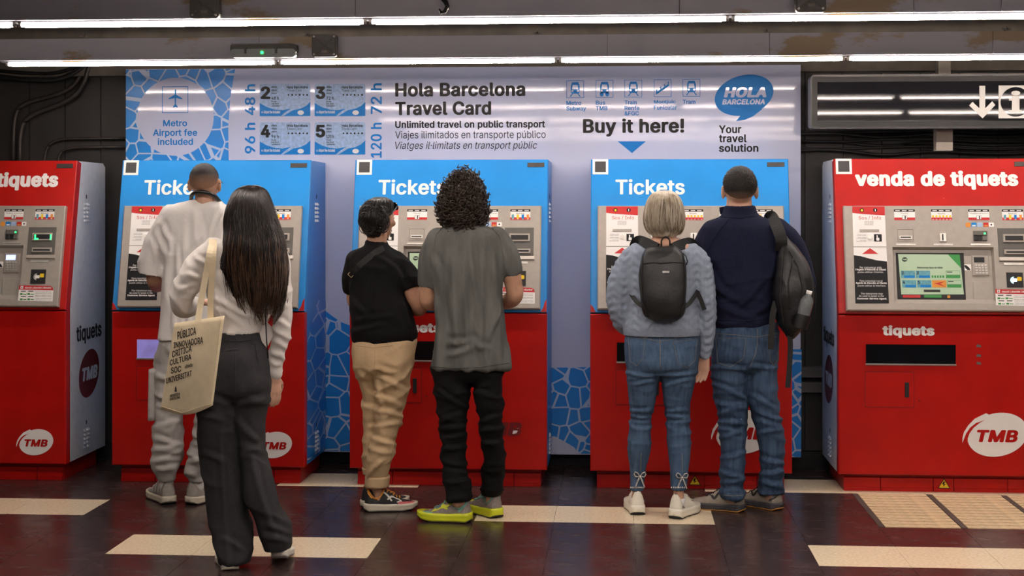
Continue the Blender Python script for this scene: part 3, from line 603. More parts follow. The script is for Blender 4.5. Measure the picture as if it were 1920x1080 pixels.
    def led(q): u, v = K6(1030, 535); q.prism(UF, ellipse(u, v, .005, .005, n=10), CD+.012, CD+.0135)
    part('led', 'reader_light', 'led_green', rd, led)
    for i, (x0, x1) in enumerate(((473, 597), (710, 832), (945, 1070))):
        def bar(q): q.fbox(UF, *R(K6, x0, 597, x1, 607), CD, CD+.003, 0)
        part(('bar', i), 'braille_strip', 'steel', c, bar)
    def bill(q):
        q.fbox(UF, *R(K4, 177, 425, 352, 600), CD, CD+.004, 0, .002); u0, u1, v0, v1 = R(K4, 170, 600, 350, 622); q.add([UF.p(u0, v1, CD+.004), UF.p(u1, v1, CD+.004), UF.p(u1, v0, CD+.012), UF.p(u0, v0, CD+.012), UF.p(u1, v0-.006, CD), UF.p(u0, v0-.006, CD), UF.p(u0, v1, CD), UF.p(u1, v1, CD)], [(0, 3, 2, 1), (3, 5, 4, 2), (0, 6, 5, 3), (1, 2, 4, 7)], 1)
    bl_ = part('bill', 'banknote_unit', ['console_dark', 'console'], c, bill)
    for i, rc in enumerate(((207, 463, 333, 512), (203, 556, 331, 586))):
        def bs_(q, rc=rc):
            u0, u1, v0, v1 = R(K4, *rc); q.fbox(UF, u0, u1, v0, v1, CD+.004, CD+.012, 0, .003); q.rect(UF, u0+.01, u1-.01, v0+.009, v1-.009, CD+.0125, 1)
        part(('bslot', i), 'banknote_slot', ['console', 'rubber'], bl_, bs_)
    if key == 'r1':
        def gl(q):
            for x in (218, 316): q.rect(UF, *R(K4, x, 472, x+8, 505, CD+.013), CD+.013, 0)
            q.rect(UF, *R(K4, 220, 494, 242, 503, CD+.013), CD+.013, 0)
        part('glow', 'slot_light', 'led_green', bl_, gl)
    def bar4(q): q.fbox(UF, *R(K4, 192, 635, 307, 647), CD, CD+.003, 0)
    part('bar4', 'braille_strip', 'steel', c, bar4)
    def ctl(q):
        q.fbox(UF, *R(K4, 195, 693, 290, 783), CD, CD+.005, 0, .002); cu, cv = K4(225, 740)
        for r_ in (.008, .0135, .019): q.poly(UF, ellipse(cu+.01, cv, r_, r_, 0, 14, 1.6, 4.6, True)+ellipse(cu+.01, cv, r_-.0025, r_-.0025, 0, 14, 4.6, 1.6, True), CD+.006, 1)
        u, v = K4(240, 740); q.rrect(UF, u-.014, u+.012, v-.009, v+.009, .003, CD+.0064, 1); u, v = K4(268, 733); q.rrect(UF, u-.012, u+.012, v-.01, v+.012, .004, CD+.0068, 2)
    part(('ctl', key == 'r2'), 'contactless_pad', ['rubber', 'led_white' if key == 'r2' else 'white_print', 'yellow_print'], c, ctl)
    def att(q):
        P = K4
        q.poly(UF, [P(*p) for p in ((122, 793), (320, 797), (334, 806), (338, 825), (333, 895), (113, 890))][::-1], CD+.0006, 0)
        q.poly(UF, [P(*p) for p in ((122, 793), (320, 797), (334, 806), (338, 825), (120, 820))][::-1], CD+.001, 1)
        text(q, UF, 'Atenció! / ¡Atención! / Attention!', *R(K4, 157, 802, 325, 817), CD+.0014, 0, .02, .2); u, v = P(139, 806); q.rect(UF, u-.008, u+.008, v-.008, v+.008, CD+.0014, 0); q.rect(UF, u-.001, u+.001, v-.006, v+.006, CD+.0018, 2); q.rect(UF, u-.006, u+.006, v-.001, v+.001, CD+.0018, 2)
        for x in (128, 175):
            for y in (835, 868): q.rect(UF, *R(K4, x-1, y+8, x+15, y+19), CD+.001, 3); q.rect(UF, *R(K4, x+18, y+12, x+40, y+17), CD+.001, 3); q.rect(UF, *R(K4, x+4, y-7, x+36, y-2), CD+.001, 2)
        for k, s in enumerate(('Tiquets no vàlids amb tarifa', 'compreu els bitllets T-casual', 'Billetes no válidos con tarifa', 'compre los billetes T-casual', 'Tickets not valid with fare', 'please buy tickets T-casual')): text(q, UF, s, *R(K4, 223, 832+k*9+(k//2)*3, 325, 838+k*9+(k//2)*3), CD+.001, 2, .01)
    part('att', 'notice_sticker', ['white_print', 'red_print', 'black_print', 'green_print'], c, att)
    # screen and keypad in the recess
    sc = part('screenbox', 'screen', 'rubber', c, lambda q: q.fbox(UF, *R(K6, 478, 655, 908, 952, .0115), .006, .0115, 0, .002))
    part('screenpr', 'screen_display', ['screen', 'green_print', 'rubber', 'teal_print', 'blue_print', 'green_print', 'orange_print', 'red_print'], sc, screen_print)
    def kpd(q): q.fbox(UF, *R(K6, 955, 672, 1062, 800, .012), .006, .014, 0, .003)
    kp_ = part('kpd', 'keypad', 'console', c, kpd)
    for j in range(4):
        for i in range(4):
            def ky(q): u, v = K6(978+i*20+j*2, 734+j*16, .014); q.fbox(UF, u-.0065, u+.0065, v-.005, v+.005, .014, .0185, 0, .0015)
            part(('ky', i, j), 'key', 'steel', kp_, ky)
    part(('kdisp', key == 'r1'), 'keypad_display', 'lcd' if key == 'r1' else 'rubber', kp_, lambda q: q.rect(UF, *R(K6, 965, 682, 1032, 716, .0145), .0145, 0))
    def pict(q): r_ = R(K6, 897, 727, 947, 766, .007); q.rect(UF, *r_, .007, 0); q.poly(UF, [K6(*p, .007) for p in ((903, 735), (915, 732), (935, 748), (945, 764), (925, 764), (912, 752))][::-1], .0076, 1)
    part('pict', 'pictogram_sticker', ['white_print', 'black_print'], c, pict)
    part('flap', 'receipt_flap', 'console', c, lambda q: q.fbox(UF, *R(K6, 962, 838, 1090, 958, .009), .006, .0095, 0, .001))
    # lower door
    def L7(x, y): return lvm(1540+x/3, 580+y/3, CX['r2'])
    def tray(q):
        a, b = L7(248, 308), L7(758, 197); q.frame(LF, a[0]-.004, b[0]+.004, a[1]-.004, b[1]+.004, .006, .0015, 1); q.rect(LF, a[0], b[0], a[1], b[1], .001, 0); q.fbox(LF, a[0], b[0], a[1]-.004, a[1]+.004, 0, .008, 2)
    part(('tray', lit), 'ticket_tray', ['screen_lit' if lit else 'glass_dark', 'red_paint', 'steel'], t, tray)
    def dr(q):
        a, b = L7(247, 548), L7(520, 355); q.fbox(LF, a[0], b[0], a[1], b[1], 0, .0015, 0); q.frame(LF, a[0]-.002, b[0]+.002, a[1]-.002, b[1]+.002, .0022, .0012, 1)  # dark frame paints the shaded gap around the hatch
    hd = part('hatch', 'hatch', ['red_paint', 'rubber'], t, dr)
    def hdl(q): a, b = L7(470, 495), L7(493, 411); q.fbox(LF, a[0], b[0], a[1], b[1], .001, .006, 0, .001)
    part('hatchh', 'hatch_handle', 'rubber', hd, hdl); part('hatchl', 'hatch_lock', 'rubber', t, lambda q: q.prism(LF, ellipse(*L7(551, 514), .004, .004, n=8), 0, .002))
    if not small_logo:
        part('lowtxt', 'lower_lettering', 'white_print', t, lambda q: text(q, LF, 'tiquets', *[c for c in (L7(343, 0)[0], L7(637, 0)[0], L7(0, 158)[1], L7(0, 87)[1])], .001, 0, .045))
    if key == 'r2':
        for y in (205, 260, 303):
            def sc3(q): a = L7(885, y); q.poly(LF, [(a[0]-.013, a[1]-.006), (a[0]+.013, a[1]-.008), (a[0]+.012, a[1]+.005), (a[0]-.01, a[1]+.008)], .0008)
            part(('scuff', y), 'sticker_residue', 'box_grey', t, sc3)
    def logo(q):
        if small_logo: cu, cv, k = lvm(65, 829, CX['r1'])+(.62,)
        else: cu, cv, k = lvm(1865, 815, CX['r2'])+(1.0,)
        if faded:
            text(q, LF, 'TMB', cu-.12*k, cu+.13*k, cv-.035*k, cv+.04*k, .0012, 1, .05, .2); q.poly(LF, [(cu+.06, cv-.03), (cu+.1, cv-.02), (cu+.12, cv+.012), (cu+.085, cv), (cu+.075, cv+.01)], .0018, 0); return
        cu += .015*k; LP = lambda pts: [(cu+(x-1672)*.000547*k, cv-(y-663)*.000547*k) for x, y in pts][::-1]
        q.poly(LF, ellipse(cu, cv, .163*k, .117*k, .24, 48), .001, 0)
        text(q, LF, 'TMB', cu-.11*k, cu+.11*k, cv-.041*k, cv+.026*k, .0016, 1, .04, .2)
        q.poly(LF, LP([(1330, 748), (1330, 700), (1345, 640), (1385, 575), (1450, 505), (1560, 450), (1600, 470), (1550, 517), (1460, 550), (1405, 595), (1365, 655), (1340, 720)]), .0013, 0)
        q.poly(LF, LP([(1336, 745), (1340, 720), (1365, 655), (1405, 595), (1460, 550), (1550, 517), (1500, 545), (1440, 595), (1400, 650), (1382, 700), (1380, 745)]), .0016, 1)
    part(('logo', small_logo, faded), 'emblem', ['white_print', 'red_paint' if not faded else 'maroon'], t, logo)
    return t
machine('r1', True, True); machine('b1', False, True, True); machine('b2', False, faded=True); machine('b3', False); machine('r2', True)
# ================================================================ PEOPLE
for a in [
 ('skin', 'c99d85', .5, 0, .1, 25), ('skin_tan', 'b88c72', .5, 0, .1, 25), ('skin_dark', '7a4c36', .5, 0, .1, 25), ('hair_black', '14100f', .42, 0, .4, 60), ('hair_brown', '1c1310', .34, 0, .5, 40), ('hair_ends', '4a3322', .45, 0, .4, 60),
 ('buzz', '2a2220', .7, 0, .4, 90), ('hair_curly', '33261e', .36, 0, .5, 60), ('hair_salt', '2c2826', .45, 0, .5, 120), ('eye', '1a1210', .2, 0, .1, 10), ('lip', '9a5a4c', .5, 0, .1, 20),
 ('metal_gold', 'd8c9a0', .25, .9, .1, 20), ('black_plastic', '101013', .35, 0, .1, 20), ('lens', '0a0e16', .08, 0, .1, 10),
 ('sock_white', 'd8d6d4', .8, 0, .05, 30), ('sock_dark', '17171b', .8, 0, .05, 30),
 ('shoe_grey', '8d8680', .7, 0, .12, 40), ('shoe_pale', 'b8b2aa', .65, 0, .08, 40), ('sole_cream', 'c2b9a6', .6, 0, .12, 30), ('shoe_black', '17161a', .7, 0, .2, 60), ('shoe_pink', 'c2555a', .6, 0, .1, 30), ('shoe_orange', 'd98f35', .6, 0, .1, 30),
 ('sole_lime', 'c8cf22', .5, 0, .08, 20), ('shoe_mesh', '857a74', .75, 0, .2, 90), ('shoe_teal', '6f9d90', .65, 0, .1, 40), ('shoe_blue', '4a80c0', .6, 0, .1, 40), ('shoe_white', 'e2dccd', .4, 0, .05, 30), ('shoe_taupe', '8f8579', .75, 0, .15, 50), ('sole_dark', '38363a', .7, 0, .3, 60), ('sole_gum', 'b5803a', .65, 0, .15, 40), ('sole_white', 'cfc8bd', .6, 0, .08, 30),
 ('lace', 'bdb5aa', .8, 0, .1, 50), ('denim_stitch', '7d7364', .8, 0, .1, 50), ('canvas_print', '231a1a', .7, 0, .05, 20), ('pearl', 'c9c5c0', .25, .5, .3, 90)]: mat(*a)
C_ = dict(spec=.2)
mat('white_tee', 'e0dbd7', .85, bump=.3, bs=55, var=.04, fold=.55, fs=5, fz=.4, **C_); mat('cargo', 'a9a5a1', .85, bump=.35, bs=50, var=.06, fold=.7, fs=9, fz=1.3, **C_); mat('blouse', 'd8d1cb', .8, bump=.3, bs=40, var=.04, fold=.5, fs=8, fz=.8, **C_)
mat('grey_wool', '343335', .85, bump=.4, bs=420, var=.12, vs_=60, fold=.4, fs=5, fz=.8, **C_); mat('black_knit', '0b0a0c', .85, bump=.5, bs=350, var=.2, vs_=120, fold=.5, fs=6, fz=.8, **C_); mat('khaki', 'b59b79', .85, bump=.4, bs=60, var=.08, fold=.55, fs=7, fz=1.2, **C_)
mat('washed_tee', '5a5a57', .88, bump=.35, bs=50, var=.24, vs_=9, stretch=(2, 2, .5), fold=.7, fs=6, fz=.3, **C_); mat('black_denim', '0b0a0c', .85, bump=.4, bs=300, var=.25, vs_=90, fold=.6, fs=7, fz=1.6, **C_)
mat('knit_blue', '8d97a8', .9, bump=1, bs=38, var=.06, kind='knit', stretch=(1.3, 1.3, .8), **C_); mat('rib_blue', '8d97a8', .9, bump=.6, bs=60, var=.05, kind='wave', **C_)
mat('navy_knit', '161a31', .88, bump=.5, bs=380, var=.25, vs_=120, fold=.45, fs=5, fz=.9, **C_); mat('denim', '4a5f79', .8, bump=.5, bs=60, col2='34475f', vs_=9, stretch=(7, 7, .9), fold=.45, fs=8, fz=2.2, **C_); mat('denim_dark', '43576f', .8, bump=.5, bs=60, col2='2b3b54', vs_=9, stretch=(7, 7, .9), fold=.6, fs=8, fz=1.6, **C_)
mat('canvas', 'dccbaa', .9, bump=.2, bs=320, var=.05, vs_=30); mat('nylon', '0f0f11', .5, bump=.4, bs=60, var=.15, vs_=40); mat('nylon_strap', '0b0b0c', .7, bump=.4, bs=260, var=.1)
mat('bottle_plastic', 'd9e2e6', .08, trans=.8, var=.02); mat('blond', 'a3917a', .4, var=.1, col2='dcd2be', vs_=45, stretch=(1, 1, .12)); mat('blond_dark', '5e4d3c', .45, var=.3, vs_=60)
def remesh(mb, vox, it=4):
    me = mb.mesh('tmp', 'skin'); ob = bpy.data.objects.new('tmp', me); COL.objects.link(ob)
    m = ob.modifiers.new('r', 'REMESH'); m.mode = 'VOXEL'; m.voxel_size = vox; m.use_smooth_shade = True
    if it: s_ = ob.modifiers.new('s', 'SMOOTH'); s_.factor = .5; s_.iterations = it
    dg = bpy.context.evaluated_depsgraph_get(); dg.update(); r = bpy.data.meshes.new_from_object(ob.evaluated_get(dg))
    bpy.data.objects.remove(ob); bpy.data.meshes.remove(me); r.materials.clear(); return r
def folds(me, fn):
    no = [v.normal.copy() for v in me.vertices]
    for v, n in zip(me.vertices, no):
        d = fn(v.co)
        if d: v.co = v.co + n*d
    me.update()
def nz(x, y, z): return noise.noise(Vector((x, y, z)))
def sharp(x, y, z): return (1-abs(noise.noise(Vector((x, y, z)))))**4-.35
def px_of(c):
    l = c.x*CT+c.y*ST; d = -c.x*ST+c.y*CT; return 960+F*l/d, VY-F*(c.z-CH)/d
def creases(me, Y, segs, h=.009, w_=4.5):                          # folds of the cloth seen in the photo, on the side that faces it
    S_ = []
    for s in segs:
        for a, b in zip(s[:-1], s[1:]): S_.append((a[0], a[1], b[0]-a[0], b[1]-a[1], (b[0]-a[0])**2+(b[1]-a[1])**2))
    no = [v.normal.copy() for v in me.vertices]
    for v, n in zip(me.vertices, no):
        if n.y > .25: continue
        x, y = px_of(v.co); t_ = 0
        for ax, ay, dx, dy, l2 in S_:
            if abs(x-ax-dx/2) > abs(dx)/2+16 or abs(y-ay-dy/2) > abs(dy)/2+16: continue
            k = ((x-ax)*dx+(y-ay)*dy)/l2
            if k < -.15 or k > 1.15: continue
            L_ = math.sqrt(l2); d = ((x-ax)*dy-(y-ay)*dx)/L_+1.5*math.sin(k*5+ax); e = max(0, 1-(2*abs(k-.5)/1.3)**2)
            t_ += e*(math.exp(-(d/w_)**2)-.75*math.exp(-((d-1.7*w_)/w_)**2))
        if t_: v.co = v.co+n*(h*t_)
    me.update()
def ridge(x, y, z): return 1-2*abs(noise.noise(Vector((x, y, z))))
def place(me, name, mats, parent):
    me.name = name; me.materials.clear()
    for x in (mats if isinstance(mats, (list, tuple)) else [mats]): me.materials.append(M(x))
    me.polygons.foreach_set('use_smooth', [True]*len(me.polygons))
    o = link(name, me); o.parent = parent; l = Vector((0, 0, 0)); q = parent
    while q: l += q.location; q = q.parent
    o.location = -l; return o
def bvh(me): return BVHTree.FromPolygons([v.co for v in me.vertices], [p.vertices for p in me.polygons])
def hit(tree, px, py):
    r = ray(px, py).normalized(); h = tree.ray_cast(EYE, r); return (h[0], h[1]) if h[0] else (None, None)
def onto(tree, pts, step=4):                                   # polyline of photo pixels laid onto a surface
    out = []
    for (x0, y0), (x1, y1) in zip(pts[:-1], pts[1:]):
        n = max(1, int(math.hypot(x1-x0, y1-y0)/step))
        for k in range(n): out.append((x0+(x1-x0)*k/n, y0+(y1-y0)*k/n))
    out.append(pts[-1]); res = []
    for p in out:
        h, n = hit(tree, *p)
        if h: res.append(h+n*.0012)
    return res
def seam(tree, pts, name, m, parent, r=.0016, n=5):
    P = onto(tree, pts)
    if len(P) < 2: return
    q = MB(); q.tube(P, r, n); wbuild(q, name, m, parent, True)
def patch(tree, quad, name, m, parent, off=.004, nx=8, ny=8):   # quad of photo pixels (tl, tr, br, bl) laid on a surface as a thin raised piece
    g = []; last = None
    for j in range(ny+1):
        for i in range(nx+1):
            u, v = i/nx, j/ny; x = (quad[0][0]*(1-u)+quad[1][0]*u)*(1-v)+(quad[3][0]*(1-u)+quad[2][0]*u)*v; y = (quad[0][1]*(1-u)+quad[1][1]*u)*(1-v)+(quad[3][1]*(1-u)+quad[2][1]*u)*v
            h, n = hit(tree, x, y)
            if h: last = h+n*(off if 0 < i < nx and 0 < j < ny else .0003)
            if last is None: return
            g.append(last)
    q = MB(); q.add(g, [(j*(nx+1)+i, (j+1)*(nx+1)+i, (j+1)*(nx+1)+i+1, j*(nx+1)+i+1) for j in range(ny) for i in range(nx)]); return wbuild(q, name, m, parent, True)
def ptext(q, tree, s, quad, m=0, bold=.02, shear=0):
    vs, fs = tmesh(s, bold, shear); V = []; last = Vector((0, 0, 0))
    for x, y, z in vs:
        px = (quad[3][0]*(1-x)+quad[2][0]*x)*(1-y)+(quad[0][0]*(1-x)+quad[1][0]*x)*y; py = (quad[3][1]*(1-x)+quad[2][1]*x)*(1-y)+(quad[0][1]*(1-x)+quad[1][1]*x)*y
        h, n = hit(tree, px, py)
        if h: last = h+n*(.0016+z)
        V.append(last)
    q.add(V, fs, m)
# ---- figure parts from rows (py, left px, right px, half depth m, shift in y m)
def ring(c, a, b, n=30, e=2.35):
    o = []
    for k in range(n):
        t = 2*math.pi*k/n; cs, sn = math.cos(t), math.sin(t)
        o.append(Vector((c.x+a*math.copysign(abs(cs)**(2/e), cs), c.y+b*math.copysign(abs(sn)**(2/e), sn), c.z)))
    return o
def dens(rows, k=4):                                           # Catmull-Rom through the rows
    out = []
    for i in range(len(rows)-1):
        p = [rows[max(i-1, 0)], rows[i], rows[i+1], rows[min(i+2, len(rows)-1)]]
        for j in range(k):
            t = j/k; out.append(tuple(.5*((2*p[1][c])+(-p[0][c]+p[2][c])*t+(2*p[0][c]-5*p[1][c]+4*p[2][c]-p[3][c])*t*t+(-p[0][c]+3*p[1][c]-3*p[2][c]+p[3][c])*t**3) for c in range(len(rows[0]))))
    out.append(tuple(rows[-1])); return out
def rows_mb(mb, rows, Y, sc=1.0, e=2.35, k=4):
    R_ = []
    for py, xl, xr, b, yo in dens(rows, k):
        A, B_ = atY(xl, py, Y+yo), atY(xr, py, Y+yo); R_.append(ring((A+B_)/2, max(.004, (B_.x-A.x)/2*sc), max(.004, b*sc), 30, e))
    mb.loft(R_)
def path(pts, Y): return [atY(p[0], p[1], Y+p[2]) for p in pts]
def limb(mb, pts, Y, sc=1.0, flat=1.0, open_=False):                          # pts: (px, py, dy, r)
    D = dens(pts, 4); P = [atY(p[0], p[1], Y+p[2]) for p in D]; mb.tube(P, [p[3]*sc for p in D], 14, 0, True, flat)
    mb.ell(P[0], D[0][3]*sc, D[0][3]*sc, D[0][3]*sc)
    if not open_: mb.ell(P[-1], D[-1][3]*sc*.95, D[-1][3]*sc*.95, D[-1][3]*sc*.95)
def hand(mb, wrist, d, back, side, curl=.5, s=1.0):              # d: wrist->fingers, back: normal of the back of the hand, side: towards the thumb
    d = Vector(d).normalized(); back = Vector(back); back = (back-d*back.dot(d)).normalized(); sd = d.cross(back)
    if sd.dot(Vector(side)) < 0: sd = -sd
    w_ = Vector(wrist); k0 = w_+d*.09*s
    for u in (-.03, -.01, .01, .028): mb.capsule(w_+sd*u*.55*s+d*.005, k0+sd*u*s-d*.008*s, .0145*s, .0125*s)
    mb.capsule(w_-d*.03, w_+d*.02, .024*s, .022*s)
    for u, L_ in ((.031, .072), (.0105, .08), (-.0105, .074), (-.031, .058)):
        p = k0+sd*u*s; a = curl*.35; q = d
        for j, f in enumerate((.45, .32, .25)):
            ang = a*(1+j*.7); dirv = (d*math.cos(ang)-back*math.sin(ang)).normalized(); n_ = p+dirv*L_*f*s; mb.capsule(p, n_, (.0092-.0009*j)*s, (.0085-.0009*j)*s, 8); p = n_; a += curl*.22
    p = w_+sd*.024*s+d*.025*s; q = p+(d*.6+sd*.62-back*.3).normalized()*.042*s; r_ = q+(d*.85+sd*.2-back*.35).normalized()*.03*s; e = r_+(d*.9-sd*.05-back*.35).normalized()*.024*s
    mb.capsule(p, q, .0135*s, .011*s, 8); mb.capsule(q, r_, .0105*s, .0095*s, 8); mb.capsule(r_, e, .0092*s, .0075*s, 8)
def head(mb, c, yaw, pitch, s=1.0):                              # face looks along +y turned by yaw (positive towards -x)
    rot = Matrix.Rotation(yaw, 3, 'Z') @ Matrix.Rotation(pitch, 3, 'X'); P = lambda x, y, z: Vector(c)+rot @ Vector((x*s, y*s, z*s))
    def el(x, y, z, a, b, h, r2=None): mb.ell(P(x, y, z), a*s, b*s, h*s, rot=rot @ r2 if r2 else rot)
    el(0, -.012, .02, .074, .092, .088); el(0, .03, .0, .066, .066, .085); el(0, .045, -.055, .05, .048, .06); el(0, .07, -.088, .026, .022, .022)
    mb.capsule(P(0, .092, .01), P(0, .112, -.03), .009*s, .014*s); el(.012, .1, -.034, .009, .01, .008); el(-.012, .1, -.034, .009, .01, .008)
    el(0, .088, .028, .045, .014, .012); el(0, .09, -.058, .022, .012, .006); el(0, .088, -.067, .019, .012, .007)
    for sx in (-1, 1):
        el(sx*.04, .072, -.02, .022, .02, .02); r2 = Matrix.Rotation(sx*.35, 3, 'Z')
        el(sx*.08, .0, -.008, .009, .02, .034, r2); el(sx*.081, -.008, .01, .008, .014, .018, r2)
    return P, rot
def strand_mb(q, P, r, n=3): q.tube(P, [r*(1-.75*(i/(len(P)-1))**3) for i in range(len(P))], n, 0, False)
# ---- shoes
SH = {}
def shoe(parent, x, y, yaw, L, up, sole, lift=0, pitch=0, hh=.105, st=.034, w_=.05, decos=(), collar=None, flare=.004, sub=(), tz=0, osole='rubber'):
    """heel at ground point (x, y); yaw>0 turns the toe towards -x. decos: (material, [(t, phi)...], width)"""
    o = tag(thing('shoe', None, None, (0, 0, 0))); o.parent = parent; px, py = parent.location.x, parent.location.y
    o.location = (x-px, y-py, lift-parent.location.z+tz); o.rotation_euler = (pitch, 0, yaw)
    def tab(T, t):
        for a, b in zip(T[:-1], T[1:]):
            if t <= b[0]: f = (t-a[0])/(b[0]-a[0]); f = f*f*(3-2*f); return a[1]+(b[1]-a[1])*f
        return T[-1][1]
    def wid(t):
        k = tab([(0, .7), (.1, .74), (.3, .72), (.5, .84), (.68, 1.0), (.82, .97), (1, .8)], t)
        if t < .11: k *= math.sqrt(max(.02, 1-((.11-t)/.112)**2.4))
        if t > .8: k *= math.sqrt(max(.015, 1-((t-.8)/.2015)**2.2))
        return w_*k
    def top(t): return tab([(0, hh*1.0), (.05, hh*1.02), (.12, hh*.93), (.2, hh*.8), (.28, hh*.82), (.36, hh*.95), (.46, hh*.86), (.62, hh*.62), (.76, hh*.47), (.9, hh*.4), (1, st*.95)], t)
    def surf(t, phi, off=0):                                     # phi 0 = right side at sole, pi = left side
        a = wid(t)*(1-.2*max(0, math.sin(phi))**1.5*(1 if t < .5 else .5)) + off; z0 = st*.72; h = top(t)-z0
        cx = math.copysign(abs(math.cos(phi))**.72, math.cos(phi)); lean = .012*max(0, math.sin(phi))*max(0, .12-t)/.12; return Vector((a*cx, t*L+lean-off*(t < .05), z0+(h+off)*max(0, math.sin(phi))**.75))
    ts = [(1-math.cos(math.pi*k/26))/2 for k in range(27)]
    q = MB(); q.loft([[surf(t, math.pi*k/16) for k in range(17)] for t in ts], 0, True, True); ob = q.build('upper', up, o, True)
    def ring_(t, z, f, yy): a = wid(t)*1.05*f+.0015; return a
    q = MB(); q2 = MB(); R_, R2 = [], []
    for t in ts:
        yy = (t-.5)*1.04*L+.5*L; sp = tab([(0, .012), (.1, .001), (.7, 0), (.85, .006), (1, .02)], t); tz_ = tab([(0, st*1.15), (.15, st*1.08), (.4, st*.98), (.6, st), (.85, st*1.02), (1, st*1.1)], t); b0 = sp+.006
        A = [(1+flare*8, b0), (1+flare*9, b0+(tz_-b0)*.25), (1.0, b0+(tz_-b0)*.5), (1.03, b0+(tz_-b0)*.62), (1.0, tz_)]
        a = wid(t)*1.05+.0015; R_.append([Vector((a*f, yy, z)) for f, z in A]+[Vector((-a*f, yy, z)) for f, z in A[::-1]])
        R2.append([Vector((a*.96, yy, sp)), Vector((a*(1+flare*8), yy, sp+.003)), Vector((a*(1+flare*8), yy, b0+.001)), Vector((-a*(1+flare*8), yy, b0+.001)), Vector((-a*(1+flare*8), yy, sp+.003)), Vector((-a*.96, yy, sp))])
    q.loft(R_); q.build('sole', sole, o, True); q2.loft(R2); q2.build('outsole', osole, o, True)
    if collar:
        q = MB(); cpts = []
        for k in range(25):
            a = 2*math.pi*k/24; t = .2+.17*math.sin(a); cpts.append(surf(max(.012, t), math.pi/2-1.02*math.cos(a) if abs(math.cos(a)) > .15 else math.pi/2, .001))
        q.tube(cpts, .0048, 7); q.build('collar', collar, o, True)
    for m, pts, wd in decos:
        q = MB(); n = len(pts); A, B_ = [], []
        D = dens([(a, b) for a, b in pts], 4)
        for i, (t, ph) in enumerate(D):
            t2, p2 = D[min(i+1, len(D)-1)]; t1, p1 = D[max(i-1, 0)]
            dt, dp = (t2-t1)*L, (p2-p1)*.075; l = math.hypot(dt, dp) or 1; nt, np_ = -dp/l, dt/l; k = wd*(.35+.65*math.sin(math.pi*min(1, max(0, .1+.8*i/(len(D)-1)))))/2
            A.append(surf(min(1, max(0, t+nt*k/L)), ph+np_*k/.075, .0022)); B_.append(surf(min(1, max(0, t-nt*k/L)), ph-np_*k/.075, .0022))
        n = len(A); q.add(A+B_, [(i, i+1, n+i+1, n+i) for i in range(n-1)]); q.build('trim', m, o, True)
    for k in range(5):
        t = .42+k*.06; q = MB(); q.tube([surf(t, 1.05, .003), surf(t+.012, 1.35, .005), surf(t+.012, 1.8, .005), surf(t, 2.1, .003)], .0028, 5); q.build('lace', sub[0] if sub else 'lace', o, True)
    return o
def foot(parent, px, Ya, yaw, L, *a, **k):                       # ankle at photo column px and depth Ya
    c = atZ(px, 950, .07); c = atY(px, 950, Ya); y_ = math.radians(yaw); return shoe(parent, c.x+math.sin(y_)*.062, Ya-math.cos(y_)*.062, y_, L, *a, **k)
def person(label, loc, group='people using the ticket machines'):
    return thing('person', label, 'person', (loc[0], loc[1], 0), group)
def G(px, py): return atZ(px, py, 0)
def hair_rows(parent, rows, Y, n, mats, name='hair', r=.0022, endj=.12, wav=.006, lo=-.15, hi=math.pi+.15, e=2.0, seed=1, base_sc=.93, tipmat=None, e0=0.0, cut=0):
    """hair volume from its outline rows, with strands laid down its surface; strand angle pi/2 faces the camera"""
    rnd = random.Random(seed); q = MB(); rows_mb(q, rows[:len(rows)-cut], Y, base_sc, e); me = remesh(q, .008, 6)
    folds(me, lambda c: .006*ridge(c.x*38, c.y*38, c.z*4)); D = dens(rows, 3); q = MB(); tips = MB()
    for i in range(n):
        a = lo+(hi-lo)*rnd.random(); ac = math.floor(a*9+.5)/9; s_ = 1.0+rnd.uniform(-.05, .05); i0 = int(len(D)*e0*rnd.random()); i1 = int(len(D)*(1-endj*(.55*random.Random(int(ac*9)+seed*31).random()+.45*rnd.random()))); ph = rnd.random()*9; P = []; dr = rnd.uniform(-.12, .12)
        for j in range(i0, max(i1, i0+3)):
            if j >= len(D): break
            py, xl, xr, b, yo = D[j]; A, B_ = atY(xl, py, Y+yo), atY(xr, py, Y+yo); c = (A+B_)/2; t = j/len(D); aa = a+dr*t+(ac-a)*.75*t**4; cs, sn = math.cos(aa), math.sin(aa)
            hwid = max(.003, (B_.x-A.x)/2)
            P.append(Vector((c.x+hwid*s_*math.copysign(abs(cs)**(2/e), cs)+wav*t*math.sin(ph+j*.35), c.y-b*s_*math.copysign(abs(sn)**(2/e), sn)+wav*t*math.cos(ph*1.3+j*.3), c.z)))
        if len(P) > 2:
            if tipmat and rnd.random() < .6 and len(P) > 8: k = int(len(P)*rnd.uniform(.62, .8)); strand_mb(tips, P[k:], r*1.1); P = P[:k+1]; q.tube(P, r, 3, 0, False)
            else: strand_mb(q, P, r)
    o = place(me, name, mats, parent); ob = wbuild(q, 'strands', mats, o, True); ob['kind'] = 'stuff'
    if tips.v: ob = wbuild(tips, 'lighter_tips', tipmat, o, True); ob['kind'] = 'stuff'
    return o
